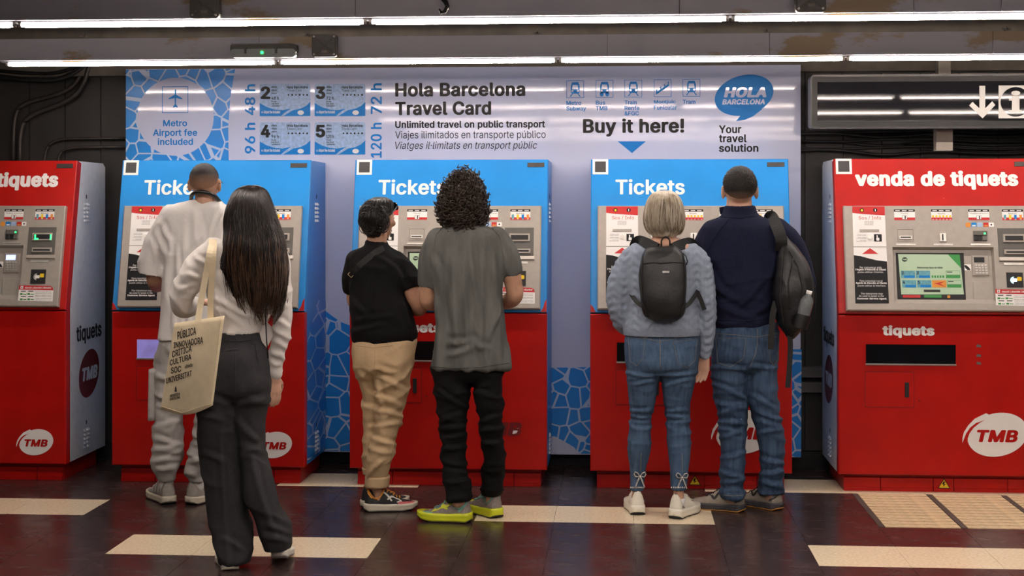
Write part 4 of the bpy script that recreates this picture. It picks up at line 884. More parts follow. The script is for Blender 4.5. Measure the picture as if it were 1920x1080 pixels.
# ---------------------------------------------------------------- man in white
Y = 7.73; p = person('man in oversized white t-shirt and grey cargo trousers with neck headphones', atY(365, 700, Y))
tee = [(374, 362, 406, .06, 0), (381, 346, 420, .075, 0), (390, 322, 446, .095, 0), (402, 305, 463, .11, 0), (425, 300, 468, .125, 0), (470, 307, 462, .135, -.01), (530, 305, 462, .135, -.01), (590, 302, 462, .135, -.01), (637, 299, 464, .14, -.01)]
q = MB(); rows_mb(q, tee, Y); limb(q, [(324, 412, 0, .07), (305, 445, 0, .08), (290, 485, .01, .08), (285, 515, .02, .08)], Y, open_=True); limb(q, [(446, 412, 0, .075), (464, 450, 0, .085), (480, 490, .01, .082), (484, 512, .02, .078)], Y, open_=True)
me = remesh(q, .009, 5); folds(me, lambda c: .012*nz(c.x*6+c.z*3, c.y*6, c.z*3)+.014*sharp(c.x*5-c.z*2.5, c.y*4, c.z*2+nz(c.x*3, 0, c.z*3))); creases(me, Y, [[(345, 430), (352, 600)], [(372, 400), (392, 520)], [(402, 402), (386, 500)], [(318, 440), (312, 560)], [(330, 470), (340, 630)], [(300, 420), (318, 450)], [(296, 440), (310, 485)], [(362, 395), (372, 460)], [(412, 420), (415, 560)], [(325, 560), (330, 635)], [(285, 450), (295, 505)], [(300, 412), (290, 440)], [(420, 400), (400, 450)]], 0.012, 5); place(me, 't_shirt', 'white_tee', p)
Lg = [(640, 299, 372, .1, 0), (690, 292, 366, .1, 0), (740, 290, 350, .095, 0), (777, 289, 342, .09, 0), (820, 287, 342, .09, -.01), (850, 287, 341, .09, -.01), (875, 289, 336, .08, 0), (892, 295, 329, .06, 0), (900, 297, 327, .055, 0)]
Rg = [(640, 366, 452, .1, 0), (700, 366, 440, .1, 0), (777, 367, 420, .09, 0), (820, 361, 412, .09, 0), (850, 356, 408, .09, 0), (882, 348, 395, .08, 0), (893, 353, 386, .06, 0), (900, 355, 383, .055, 0)]
q = MB(); rows_mb(q, Lg, Y); rows_mb(q, Rg, Y); rows_mb(q, [(615, 303, 456, .12, 0), (660, 300, 452, .125, 0), (700, 305, 442, .1, 0)], Y)
me = remesh(q, .009, 3); folds(me, lambda c: .016*sharp(c.x*5+c.z*3, c.y*5, c.z*9)+.010*nz(c.x*9, c.y*8, c.z*18)*(1.4 if c.z < .45 else .6)); creases(me, Y, [[(290, 700), (330, 720)], [(292, 760), (340, 780)], [(290, 800), (340, 790)], [(288, 820), (338, 835)], [(288, 845), (335, 835)], [(292, 865), (336, 860)], [(295, 880), (332, 876)], [(360, 830), (400, 842)], [(352, 865), (396, 860)]], 0.012, 4.5); tr = bvh(me); trousers = place(me, 'trousers', 'cargo', p)
for rows in ([(690, 286, 300, .09, .0), (735, 285, 300, .09, 0), (785, 284, 298, .085, 0)], ):
    q = MB(); rows_mb(q, rows, Y, 1, 4); wbuild(q, 'cargo_pocket', 'cargo', trousers, True)
q = MB(); H1 = atY(384, 346, Y); P, rot = head(q, H1, 0, -.1, 1.0); q.capsule(atY(385, 358, Y-.005), atY(385, 385, Y-.01), .053, .058); rows_mb(q, [(382, 362, 406, .055, 0), (396, 345, 424, .06, 0), (430, 322, 446, .09, 0), (520, 322, 446, .1, 0), (620, 318, 446, .1, 0), (680, 310, 440, .1, 0)], Y)
for s_, rows in ((1, Lg), (1, Rg)): rows_mb(q, [(r[0], r[1]+8, r[2]-8, r[3]*.75, r[4]) for r in rows[:-2]]+[(896, rows[-1][1]+5, rows[-1][2]-5, .04, 0), (925, rows[-1][1]+6, rows[-1][2]-6, .03, 0)], Y)
limb(q, [(315, 415, 0, .05), (294, 470, .01, .05), (289, 510, .02, .042), (290, 528, .06, .04), (297, 536, .2, .035), (312, 520, .3, .028)], Y); limb(q, [(453, 415, 0, .05), (476, 470, .01, .05), (482, 520, .05, .042), (474, 530, .2, .034), (455, 520, .3, .028)], Y)
hand(q, atY(313, 519, Y+.31), (.3, 1, .3), (0, 0, 1), (1, 0, 0), .6); hand(q, atY(453, 519, Y+.31), (-.3, 1, .3), (0, 0, 1), (-1, 0, 0), .6)
place(remesh(q, .006, 4), 'body', 'skin_tan', p)
def fade_mat(name, hair, skin, z0, z1):
    m = mat(name, hair, .6, 0, .3, 90); nt = m.node_tree; N, L = nt.nodes, nt.links; tc = N['Texture Coordinate']; sx = N.new('ShaderNodeSeparateXYZ'); L.new(tc.outputs['Object'], sx.inputs[0])
    mr = N.new('ShaderNodeMapRange'); mr.inputs[1].default_value = z0; mr.inputs[2].default_value = z1; L.new(sx.outputs[2], mr.inputs[0])
    mx = N.new('ShaderNodeMix'); mx.data_type = 'RGBA'; L.new(mr.outputs[0], mx.inputs[0]); mx.inputs[6].default_value = lin(skin); L.new(N['Color Ramp'].outputs[0], mx.inputs[7]); L.new(mx.outputs[2], N['Principled BSDF'].inputs['Base Color'])
def short_hair(parent, P, rot, c, s, m, thick, nape, n=0, ln=.02, spikem=None, seed=3):
    q = MB(); R0 = Vector((.074, .092, .088))*s; cc = P(0, -.012, .02); nu, nv = 40, 28; V = []
    def f(d):
        back = max(0, -d.y); line = -.95*back+.32*max(0, d.y)-.18*(1-abs(d.y))+nape; k = max(0, min(1, (d.z-line)/.75)); return .955+.05*min(1, k*5)+thick*k*k*(3-2*k)
    for i in range(nv+1):
        t = math.pi*i/nv
        for j in range(nu):
            d = Vector((math.sin(t)*math.cos(2*math.pi*j/nu), math.sin(t)*math.sin(2*math.pi*j/nu), math.cos(t))); k = f(d)+.008*nz(d.x*9, d.y*9, d.z*9)*(n > 0); V.append(cc+rot @ Vector((d.x*R0.x*k, d.y*R0.y*k, d.z*R0.z*k)))
    q.add(V, [(i*nu+j, (i+1)*nu+j, (i+1)*nu+(j+1) % nu, i*nu+(j+1) % nu) for i in range(nv) for j in range(nu)]); h = wbuild(q, 'hair', m, parent, True)
    if n:
        rnd = random.Random(seed); q = MB()
        while n > 0:
            d = Vector((rnd.gauss(0, 1), rnd.gauss(0, 1), rnd.gauss(0, 1))).normalized(); k = f(d)
            if k < 1.0: continue
            n -= 1; b = cc+rot @ Vector((d.x*R0.x*k*.99, d.y*R0.y*k*.99, d.z*R0.z*k*.99)); dd = (d*.7+Vector((rnd.uniform(-.4, .4), rnd.uniform(-.2, .5), -.35 if d.z < .6 else .3))).normalized(); l = ln*(.5+rnd.random()*.6)*min(1, (k-.95)*9)
            a = d.orthogonal().normalized()*.0018; b2 = d.cross(a); e = b+rot @ (dd*l); q.add([b+a, b-a*.5+b2*.8, b-a*.5-b2*.8, e], [(0, 1, 3), (1, 2, 3), (2, 0, 3)])
        o = wbuild(q, 'strands', spikem or m, h, True); o['kind'] = 'stuff'
    return h
fade_mat('fade_hair', '241d1b', 'b08468', H1.z-.045, H1.z+.06); short_hair(p, P, rot, H1, 1.0, 'fade_hair', .03, .02, 2500, .006)
g0 = atY(365, 700, Y)
foot(p, 312, Y, 34, .3, 'shoe_grey', 'sole_cream', hh=.125, st=.04, w_=.052, decos=[('shoe_pale', [(.3, 2.9), (.34, 2.2), (.4, 1.9)], .022), ('shoe_pale', [(.42, 2.95), (.46, 2.3), (.52, 2.0)], .022), ('shoe_pale', [(.54, 2.95), (.58, 2.35), (.63, 2.1)], .022), ('sole_white', [(.1, 2.5), (.06, 2.1), (.16, 2.55), (.24, 2.3)], .012)])
foot(p, 369, Y, -24, .3, 'shoe_grey', 'sole_cream', hh=.125, st=.04, w_=.052, decos=[('shoe_pale', [(.3, .25), (.34, .95), (.4, 1.25)], .022), ('shoe_pale', [(.42, .2), (.46, .85), (.52, 1.15)], .022), ('sole_white', [(.1, .65), (.06, 1.05), (.16, .6), (.24, .85)], .012)])
for px in (312, 369):
    q = MB(); c = atY(px, 900, Y-.0); q.tube([c+Vector((0, .0, -.07)), c+Vector((0, 0, -.03)), c+Vector((0, 0, .02))], [.034, .036, .04], 14); wbuild(q, 'sock', 'sock_white', p, True)
q = MB(); c = atY(385, 376, Y-.01); pts = []
for k in range(21):
    a = math.radians(-215+250*k/20); pts.append(c+Vector((.072*math.cos(a), .085*math.sin(a)+.0, .0+.045*max(0, -math.sin(a))-.01*max(0, math.sin(a)))))
t = thing('headphones', 'black headphones worn around the neck of the man in white', 'headphones', c); q.tube(pts, [.011]*21, 10); wbuild(q, 'headband', 'black_plastic', t, True)
for k, sx in ((0, -1), (20, 1)): q = MB(); q.ell(pts[k]+Vector((0, .02, -.03)), .018, .035, .04); wbuild(q, 'ear_cup', 'black_plastic', t, True)
for sx in (-1, 1):
    q = MB(); q.tube([P(sx*.078, .07, .015), P(sx*.083, .02, .016), P(sx*.084, -.008, .018), P(sx*.084, -.02, .002)], .0026, 6); wbuild(q, 'glasses_temple', 'black_plastic', p, True)
# ---------------------------------------------------------------- woman with tote bag
Y = 6.43; p = person('long-haired woman in pale blouse and charcoal wide trousers carrying a tote bag', atY(455, 700, Y), 'people using the ticket machines')
bl_ = [(442, 445, 500, .06, 0), (450, 420, 512, .075, 0), (458, 402, 522, .09, 0), (470, 392, 528, .1, 0), (500, 386, 532, .11, 0), (540, 390, 526, .11, 0), (580, 398, 510, .105, 0), (605, 402, 498, .105, 0), (624, 400, 492, .112, 0)]
q = MB(); rows_mb(q, bl_, Y); limb(q, [(404, 470, 0, .058), (380, 488, -.01, .062), (360, 520, -.02, .058), (343, 552, -.02, .055), (341, 572, .0, .05), (352, 580, .09, .045), (368, 572, .2, .036)], Y)
limb(q, [(512, 468, 0, .056), (522, 500, 0, .056), (526, 550, -.01, .05), (530, 600, -.01, .046), (525, 640, .0, .04), (516, 680, .02, .034), (514, 700, .025, .032)], Y)
me = remesh(q, .008, 5); folds(me, lambda c: .011*sharp(c.x*7+c.z*5, c.y*6, c.z*7)+.004*nz(c.x*14, c.y*14, c.z*14)); creases(me, Y, [[(365, 480), (392, 500)], [(350, 515), (378, 520)], [(340, 540), (368, 535)], [(345, 562), (364, 548)], [(400, 545), (430, 580)], [(400, 560), (460, 590)], [(405, 577), (455, 608)], [(398, 520), (415, 600)], [(518, 560), (540, 575)], [(518, 600), (542, 612)], [(512, 640), (537, 650)], [(510, 660), (530, 668)], [(508, 680), (526, 684)], [(470, 590), (500, 600)]], 0.009, 4.5); tb = bvh(me); place(me, 'blouse', 'blouse', p)
q = MB(); A = [atY(x, y, Y-.02) for x, y in ((470, 600), (496, 600), (516, 622), (500, 652), (484, 632))]; q.add(A+[a+Vector((0, .012, 0)) for a in A], [(0, 1, 2, 3, 4), (9, 8, 7, 6, 5)]+[(i, i+5, (i+1) % 5+5, (i+1) % 5) for i in range(5)]); wbuild(q, 'blouse_tail', 'blouse', p)
Ll = [(700, 376, 444, .115, -.03), (745, 371, 443, .11, -.03), (777, 370, 446, .1, -.02), (840, 377, 452, .095, 0), (896, 383, 456, .095, 0), (930, 386, 461, .095, 0), (974, 394, 468, .1, 0), (1010, 404, 471, .095, -.03), (1040, 409, 470, .085, -.05), (1056, 411, 468, .075, -.05)]
Rl = [(700, 440, 505, .115, -.03), (728, 440, 506, .115, -.03), (777, 444, 500, .1, 0), (823, 448, 497, .095, 0), (854, 452, 500, .095, -.01), (889, 455, 509, .095, -.03), (932, 463, 518, .095, -.03), (960, 473, 528, .095, -.01), (988, 482, 542, .095, .0), (1015, 492, 545, .09, .01), (1030, 498, 543, .085, .02)]
q = MB(); rows_mb(q, Ll, Y); rows_mb(q, Rl, Y); rows_mb(q, [(618, 398, 488, .11, 0), (640, 390, 493, .115, -.01), (665, 382, 500, .125, -.03), (700, 376, 505, .13, -.035), (735, 376, 505, .12, -.03), (752, 380, 500, .09, -.02)], Y)
me = remesh(q, .008, 4); folds(me, lambda c: .013*sharp(c.x*4+c.z*3, c.y*5, c.z*7)*(1 if c.z < .75 else .3)+.006*nz(c.x*9, c.y*9, c.z*12)); creases(me, Y, [[(372, 775), (425, 792)], [(380, 745), (432, 760)], [(450, 762), (500, 745)], [(450, 838), (500, 850)], [(455, 852), (498, 836)], [(380, 850), (440, 872)], [(415, 790), (425, 1050)], [(470, 860), (512, 1000)], [(418, 1010), (462, 1032)], [(500, 985), (542, 1000)], [(492, 1005), (542, 1016)], [(446, 790), (485, 832)]], 0.01, 6); tr = bvh(me); tro = place(me, 'trousers', 'grey_wool', p)
seam(tr, [(442, 632), (441, 680), (442, 740)], 'back_seam', 'grey_wool', tro, .002); seam(tr, [(424, 640), (455, 640), (487, 635)], 'waistband_seam', 'grey_wool', tro, .0022); seam(tr, [(478, 645), (482, 672)], 'dart', 'grey_wool', tro, .0015)
patch(tr, [(469, 626), (475, 626), (476, 646), (470, 646)], 'belt_loop', 'grey_wool', tro, .006, 3, 4); patch(tr, [(424, 655), (448, 652), (448, 657), (424, 660)], 'welt_pocket', 'grey_wool', tro, .004, 5, 3)
q = MB(); H2 = atY(471, 398, Y+.02); P, rot = head(q, H2, 0, -.05, .97); q.capsule(atY(471, 420, Y+.0), atY(468, 452, Y), .048, .055); rows_mb(q, [(450, 440, 500, .06, 0), (470, 405, 520, .075, 0), (520, 402, 514, .09, 0), (600, 410, 490, .085, 0), (660, 395, 490, .095, -.02), (720, 388, 496, .09, -.02)], Y)
for rows in (Ll, Rl): rows_mb(q, [(r[0], r[1]+14, r[2]-14, .06, r[4]) for r in rows], Y)
limb(q, [(404, 470, 0, .042), (360, 520, -.02, .04), (343, 556, -.015, .038), (352, 575, .09, .032), (370, 570, .21, .026)], Y); limb(q, [(512, 468, 0, .042), (525, 550, -.01, .036), (529, 600, -.01, .034), (518, 670, .015, .026), (514, 704, .026, .024)], Y)
hand(q, atY(514, 703, Y+.026), (-.0, .12, -1), (.75, -.66, 0), (-.3, .9, 0), .45, .92); hand(q, atY(370, 569, Y+.22), (.5, .8, .1), (0, 0, 1), (1, 0, 0), .7, .9)
place(remesh(q, .0055, 4), 'body', 'skin', p)
hr = [(349, 462, 482, .03, .02), (354, 448, 494, .07, .02), (366, 438, 502, .1, .02), (385, 431, 509, .115, .01), (406, 427, 515, .12, 0), (430, 426, 522, .12, -.01), (454, 425, 529, .115, -.03), (485, 424, 532, .1, -.045), (515, 430, 534, .085, -.055), (545, 442, 533, .075, -.06), (572, 453, 528, .065, -.06), (595, 468, 517, .05, -.06), (613, 480, 500, .025, -.06)]
hair_rows(p, hr, Y, 2300, 'hair_brown', r=.0014, endj=.42, wav=.02, tipmat='hair_ends', seed=4, cut=4)
# loose strands over the shoulder
q = MB()
for k in range(110):
    x = 426+random.uniform(-3, 10); q.tube([atY(x+2, 420, Y-.07), atY(x-2+random.uniform(-3, 3), 460, Y-.1), atY(x-4+random.uniform(-8, 8), 495+random.uniform(-12, 12), Y-.115), atY(x+random.uniform(-2, 20), 530+random.uniform(-12, 32), Y-.12)], [.0016, .0016, .0014, .0006], 3)
o = wbuild(q, 'loose_strands', 'hair_brown', p, True); o['kind'] = 'stuff'
foot(p, 430, Y-.066, 20, .255, 'shoe_white', 'sole_white', hh=.085, st=.03, w_=.046, osole='sole_cream')
a = atY(524, 1048, Y-.03); shoe(p, a.x, a.y, math.radians(8), .255, 'shoe_white', 'sole_white', hh=.085, st=.03, w_=.046, osole='shoe_grey', pitch=-math.asin(a.z/.26), tz=a.z)
q = MB(); q.tube([atY(x, y, Y-.11+d) for x, y, d in ((499, 560, 0), (498, 598, 0), (500, 640, -.01), (503, 672, .0))], .003, 6); tag(wbuild(q, 'phone_cord', 'black_plastic', p, True))
# tote bag hanging from her shoulder
TY = 6.27; tb_ = thing('tote_bag', 'cream canvas tote bag with black lettering hanging beside charcoal trousers', 'bag', atY(360, 778, TY))
fq = [(340, 598), (421, 592), (400, 759), (341, 779)]
q = MB(); nx, ny = 14, 18; fr_, bk = [], []
def bil(qd, u, v): return ((qd[0][0]*(1-u)+qd[1][0]*u)*(1-v)+(qd[3][0]*(1-u)+qd[2][0]*u)*v, (qd[0][1]*(1-u)+qd[1][1]*u)*(1-v)+(qd[3][1]*(1-u)+qd[2][1]*u)*v)
out = [(327, 606), (421, 592), (399, 760), (301, 767)]
for j in range(ny+1):
    for i in range(nx+1):
        u, v = i/nx, j/ny; x, y = bil(out, u, v); y += 14*math.sin(math.pi*u)*v**3; bulge = .028*math.sin(math.pi*u)**.6*math.sin(math.pi*min(1, .12+.85*v))+.004*nz(u*5, v*5, 2); sl_ = .09*(1-u)
        fr_.append(atY(x, y, TY-bulge+sl_*.6-.01)); bk.append(atY(x, y, TY+bulge*.6+sl_*.6+.02))
n = (nx+1)*(ny+1); fs = [(j*(nx+1)+i, (j+1)*(nx+1)+i, (j+1)*(nx+1)+i+1, j*(nx+1)+i+1) for j in range(ny) for i in range(nx)]
q.add(fr_+bk, fs+[tuple(n+k for k in f[::-1]) for f in fs]+[(i, i+1, n+i+1, n+i) for i in range(nx)]+[(ny*(nx+1)+i+1, ny*(nx+1)+i, n+ny*(nx+1)+i, n+ny*(nx+1)+i+1) for i in range(nx)]+[((j+1)*(nx+1), j*(nx+1), n+j*(nx+1), n+(j+1)*(nx+1)) for j in range(ny)]+[(j*(nx+1)+nx, (j+1)*(nx+1)+nx, n+(j+1)*(nx+1)+nx, n+j*(nx+1)+nx) for j in range(ny)])
bag = wbuild(q, 'bag_body', 'canvas', tb_, True); tv = BVHTree.FromPolygons([Vector(v) for v in q.v], q.f)
def strap(pts, name, m, parent, w_=.03, th=.004, nrm=None):
    D = dens(pts, 5); P_ = [atY(a, b, c) for a, b, c in D]; R_ = []
    for i, c in enumerate(P_):
        t = (P_[min(i+1, len(P_)-1)]-P_[max(i-1, 0)]).normalized(); n_ = Vector(nrm) if nrm else (EYE-c); n_ = (n_-t*n_.dot(t)).normalized(); s_ = t.cross(n_)
        R_.append([c+s_*w_/2+n_*th/2, c-s_*w_/2+n_*th/2, c-s_*w_/2-n_*th/2, c+s_*w_/2-n_*th/2])
    q = MB(); q.loft(R_); return wbuild(q, name, m, parent)
strap([(371, 604, TY-.03), (376, 570, TY-.01), (385, 520, TY+.0), (393, 475, TY+.0), (397, 459, TY+.06), (396, 452, TY+.12), (393, 462, TY+.28)], 'handle', 'canvas', tb_, .026)
strap([(395, 602, TY+.03), (395, 560, TY+.03), (398, 510, TY+.02), (400, 475, TY+.02), (401, 459, TY+.07), (400, 452, TY+.12), (398, 462, TY+.28)], 'handle', 'canvas', tb_, .026)
for s, x0, y0, y0b, x1, y1, y1b in (('PÚBLICA', 333, 618, 637, 368, 609, 627), ('INNOVADORA', 326, 642, 653, 381, 631, 644), ('CRÍTICA', 323, 655, 671, 360, 643, 659), ('CULTURA', 319, 675, 686, 359, 663, 674), ('SOC', 321, 689, 701, 340, 685, 697), ('ubedu', 347, 684, 691, 362, 680, 687), ('UNIVERSITAT', 312, 709, 720, 360, 694, 705), ('UNIVERSITAT DE', 319, 740, 745, 338, 736, 741), ('BARCELONA', 319, 746, 751, 338, 742, 747)):
    qd = [(x0, y0), (x1, y1), (x1, y1b), (x0, y0b)]
    q = MB(); ptext(q, tv, s, qd, 0, .02); wbuild(q, 'lettering', 'canvas_print', bag)
q = MB(); A = onto(tv, [(330, 734), (330, 724)], 3)
if len(A) > 1: q.tube(A, [.006]+[.004]*(len(A)-2)+[.001], 6); wbuild(q, 'crest_print', 'canvas_print', bag)
seam(tv, [(415, 596), (408, 650), (396, 752)], 'seam', 'canvas', bag, .0015); seam(tv, [(303, 762), (341, 774), (396, 757)], 'seam', 'canvas', bag, .0015)
# ---------------------------------------------------------------- woman in black sweater
Y = 7.62; p = person('woman in black sweater and rolled khaki trousers with pinned-up dark hair', atY(720, 700, Y))
sw = [(452, 686, 724, .055, 0), (462, 683, 728, .06, 0), (470, 664, 742, .08, 0), (482, 656, 755, .1, 0), (505, 654, 764, .115, 0), (545, 656, 764, .12, 0), (583, 658, 774, .125, -.01), (610, 659, 781, .13, -.01), (625, 660, 785, .135, -.01), (640, 663, 782, .125, 0)]
q = MB(); rows_mb(q, sw, Y); limb(q, [(740, 490, 0, .06), (756, 512, -.01, .066), (766, 530, -.02, .064), (770, 541, -.02, .058)], Y, open_=True); limb(q, [(670, 490, 0, .06), (662, 520, .02, .06), (662, 545, .06, .055)], Y, open_=True)
me = remesh(q, .008, 5); folds(me, lambda c: .007*nz(c.x*8, c.y*8, c.z*7)+.010*sharp(c.x*6+c.z*5, c.y*7, c.z*7)); creases(me, Y, [[(660, 560), (692, 600)], [(670, 602), (735, 590)], [(738, 500), (762, 540)], [(692, 520), (680, 620)], [(752, 560), (772, 622)], [(660, 620), (720, 610)], [(700, 480), (740, 500)]], 0.009, 5); tsw = bvh(me); swo = place(me, 'sweater', 'black_knit', p)
Lk = [(640, 664, 724, .11, 0), (669, 661, 716, .115, 0), (712, 672, 712, .1, .02), (747, 680, 714, .09, .04), (798, 684, 716, .08, .05), (844, 681, 712, .07, .05), (876, 681, 710, .06, .05), (886, 686, 712, .055, .05)]
Rk = [(640, 700, 780, .11, -.02), (677, 700, 776, .115, -.03), (712, 703, 770, .105, -.03), (747, 704, 761, .095, -.02), (798, 702, 750, .085, -.02), (833, 695, 742, .08, -.03), (870, 690, 734, .07, -.03), (897, 687, 728, .06, -.02), (911, 686, 726, .058, -.02)]
q = MB(); rows_mb(q, Lk, Y); rows_mb(q, Rk, Y); rows_mb(q, [(630, 664, 781, .115, 0), (655, 659, 779, .125, -.015), (685, 662, 775, .125, -.02), (708, 672, 768, .09, -.01)], Y)
me = remesh(q, .008, 4); folds(me, lambda c: .014*sharp(c.x*6-c.z*4, c.y*6, c.z*8)*(1 if c.z < .75 else .35)+.005*nz(c.x*9, c.y*9, c.z*16)); creases(me, Y, [[(703, 690), (742, 700)], [(700, 702), (762, 732)], [(692, 735), (748, 760)], [(700, 770), (757, 780)], [(692, 800), (752, 795)], [(690, 820), (747, 835)], [(690, 842), (737, 850)], [(705, 700), (715, 780)], [(722, 860), (690, 890)], [(672, 700), (700, 716)], [(680, 760), (712, 770)]], 0.01, 4.5); tr = bvh(me); tro = place(me, 'trousers', 'khaki', p)
seam(tr, [(764, 736), (748, 790), (738, 833), (727, 890)], 'side_seam', 'khaki', tro, .002); seam(tr, [(669, 648), (700, 652), (736, 648)], 'pocket_welt', 'khaki', tro, .002); seam(tr, [(778, 640), (776, 660), (772, 680)], 'side_pocket', 'khaki', tro, .0025); seam(tr, [(704, 645), (703, 680), (705, 705)], 'back_seam', 'khaki', tro, .002)
for rows in ([(892, 685, 731, .066, -.02), (912, 684, 729, .066, -.02)], [(876, 679, 713, .062, .05), (888, 681, 714, .06, .05)]):
    q = MB(); rows_mb(q, rows, Y, 1.0); wbuild(q, 'cuff', 'khaki', tro, True)
q = MB(); H3 = atY(710, 409, Y); P, rot = head(q, H3, math.radians(-26), -.12, .95); q.capsule(atY(708, 430, Y), atY(705, 462, Y), .05, .055); rows_mb(q, [(460, 688, 722, .055, 0), (480, 668, 744, .07, 0), (520, 668, 752, .09, 0), (600, 672, 764, .1, 0), (660, 670, 768, .1, 0), (690, 672, 764, .09, 0)], Y)
for rows, yo in ((Lk, .05), (Rk, -.02)): rows_mb(q, [(r[0], r[1]+8, r[2]-8, r[3]*.7, r[4]) for r in rows]+[(925, 700, 717, .03, yo), (945, 702, 717, .028, yo)], Y)
limb(q, [(742, 492, 0, .045), (764, 530, -.02, .046), (774, 552, -.02, .042), (784, 570, -.01, .042), (787, 578, .02, .04), (778, 580, .1, .035), (768, 575, .2, .028)], Y); limb(q, [(670, 490, 0, .042), (664, 545, .06, .04), (668, 570, .1, .038), (700, 575, .2, .032), (735, 572, .22, .027)], Y)
hand(q, atY(768, 575, Y+.2), (-.3, 1, .4), (.3, -.3, 1), (-1, 0, 0), .6, .9); hand(q, atY(735, 572, Y+.215), (1, -.15, .05), (0, -.8, .6), (0, .2, 1), .5, .9)
me = remesh(q, .0055, 4); place(me, 'body', 'skin_tan', p)
for sx in (-1, 1): q = MB(); q.ell(P(sx*.03, .083, .008), .01, .006, .007); wbuild(q, 'eye', 'eye', p, True)
hb = [(371, 702, 722, .03, -.0), (376, 690, 733, .07, 0), (388, 680, 736, .095, -.005), (404, 676, 731, .105, -.012), (418, 678, 725, .1, -.016), (432, 683, 720, .085, -.016), (445, 690, 716, .055, -.01)]
hair_rows(p, hb, Y, 700, 'hair_black', r=.0014, endj=.35, wav=.012, seed=9, e0=.3)
q = MB(); rnd = random.Random(5)
for k in range(170):                                           # pinned-up locks
    a0 = rnd.uniform(0, 6.3); c = atY(690+rnd.uniform(-8, 30), 398+rnd.uniform(0, 28), Y-.092-rnd.uniform(0, .02)); R0 = rnd.uniform(.015, .035)
    q.tube([c+Vector((R0*math.cos(a0+t*.5), -.006*math.sin(t*.7), R0*1.3*math.sin(a0+t*.5))) for t in range(7)], [.0014, .0018, .0018, .0018, .0016, .0014, .0006], 4)
for k in range(14):
    c = atY(680+rnd.uniform(0, 50), 378+rnd.uniform(-4, 14), Y-.03-rnd.uniform(0, .05)); q.tube([c, c+Vector((rnd.uniform(-.02, .01), 0, .012)), c+Vector((rnd.uniform(-.05, .02), 0, rnd.uniform(-.005, .02)))], [.001, .001, .0004], 3)
o = wbuild(q, 'locks', 'hair_black', p, True); o['kind'] = 'stuff'
q = MB(); c = atY(732.5, 434, Y-.02); q.tube([c+Vector((.006*math.cos(a), .003*math.cos(a), .008*math.sin(a))) for a in [k*.5 for k in range(12)]], .002, 6); wbuild(q, 'earring', 'pearl', p, True)
t = thing('sunglasses', 'dark sunglasses pushed up on the pinned-up hair', 'sunglasses', P(0, .08, .08))
for sx in (-1, 1):
    q = MB(); fr = Fr(P(sx*.034, .078, .075), rot @ Vector((1, 0, 0)), rot @ Vector((0, -.55, .83))); q.prism(fr, rr(-.03, .03, -.022, .022, .012), -.002, .002); wbuild(q, 'lens', 'lens', t)
    q = MB(); q.tube([P(sx*.064, .076, .078), P(sx*.08, .045, .06), P(sx*.088, -.0, .03), P(sx*.088, -.025, .012)], .0035, 6); wbuild(q, 'temple', 'black_plastic', t, True)
t = thing('crossbody_bag', 'black crossbody bag strap with a metal buckle over the black sweater', 'bag', atY(690, 600, Y+.14))
P_ = onto(tsw, [(719, 466), (706, 472), (690, 484), (675, 497), (664, 508), (657, 518)], 3); q = MB(); R_ = []
for i, c in enumerate(P_):
    tt = (P_[min(i+1, len(P_)-1)]-P_[max(i-1, 0)]).normalized(); n_ = (EYE-c); n_ = (n_-tt*n_.dot(tt)).normalized(); s_ = tt.cross(n_); c = c+n_*.004; R_.append([c+s_*.016+n_*.002, c-s_*.016+n_*.002, c-s_*.016-n_*.003, c+s_*.016-n_*.003])
q.loft(R_); wbuild(q, 'strap', 'nylon_strap', t); c = P_[-3]
q = MB(); fr = Fr(c+Vector((0, -.008, 0)), (.7, 0, -.7), (.7, 0, .7)); q.tube([fr.p(a, b, 0) for a, b in ((-.012, -.016), (.012, -.016), (.012, .016), (-.012, .016), (-.012, -.016))], .003, 6); wbuild(q, 'buckle', 'metal_gold', t)
q = MB(); q.prism(Fr(atY(700, 620, Y+.15), (1, 0, 0), (0, 0, 1)), rr(-.1, .1, -.07, .07, .02), -.06, 0); wbuild(q, 'pouch', 'nylon', t)
sd = [('sole_white', [(.18, .5), (.3, 1.0), (.42, .75), (.5, .3)], .014), ('sole_white', [(.42, .35), (.55, .85), (.68, .7), (.6, .35)], .012), ('shoe_pink', [(.62, .25), (.75, .5), (.9, .9), (.97, 1.4)], .03), ('shoe_orange', [(.04, 1.2), (.08, .75), (.14, .5)], .02)]
foot(p, 706, Y-.02, -74, .27, 'shoe_black', 'sole_cream', hh=.115, st=.04, w_=.046, collar='shoe_orange', decos=sd, sub=('shoe_orange',))
foot(p, 699, Y+.06, -55, .265, 'shoe_black', 'sole_cream', hh=.115, st=.04, w_=.046, collar='shoe_orange', sub=('shoe_orange',))
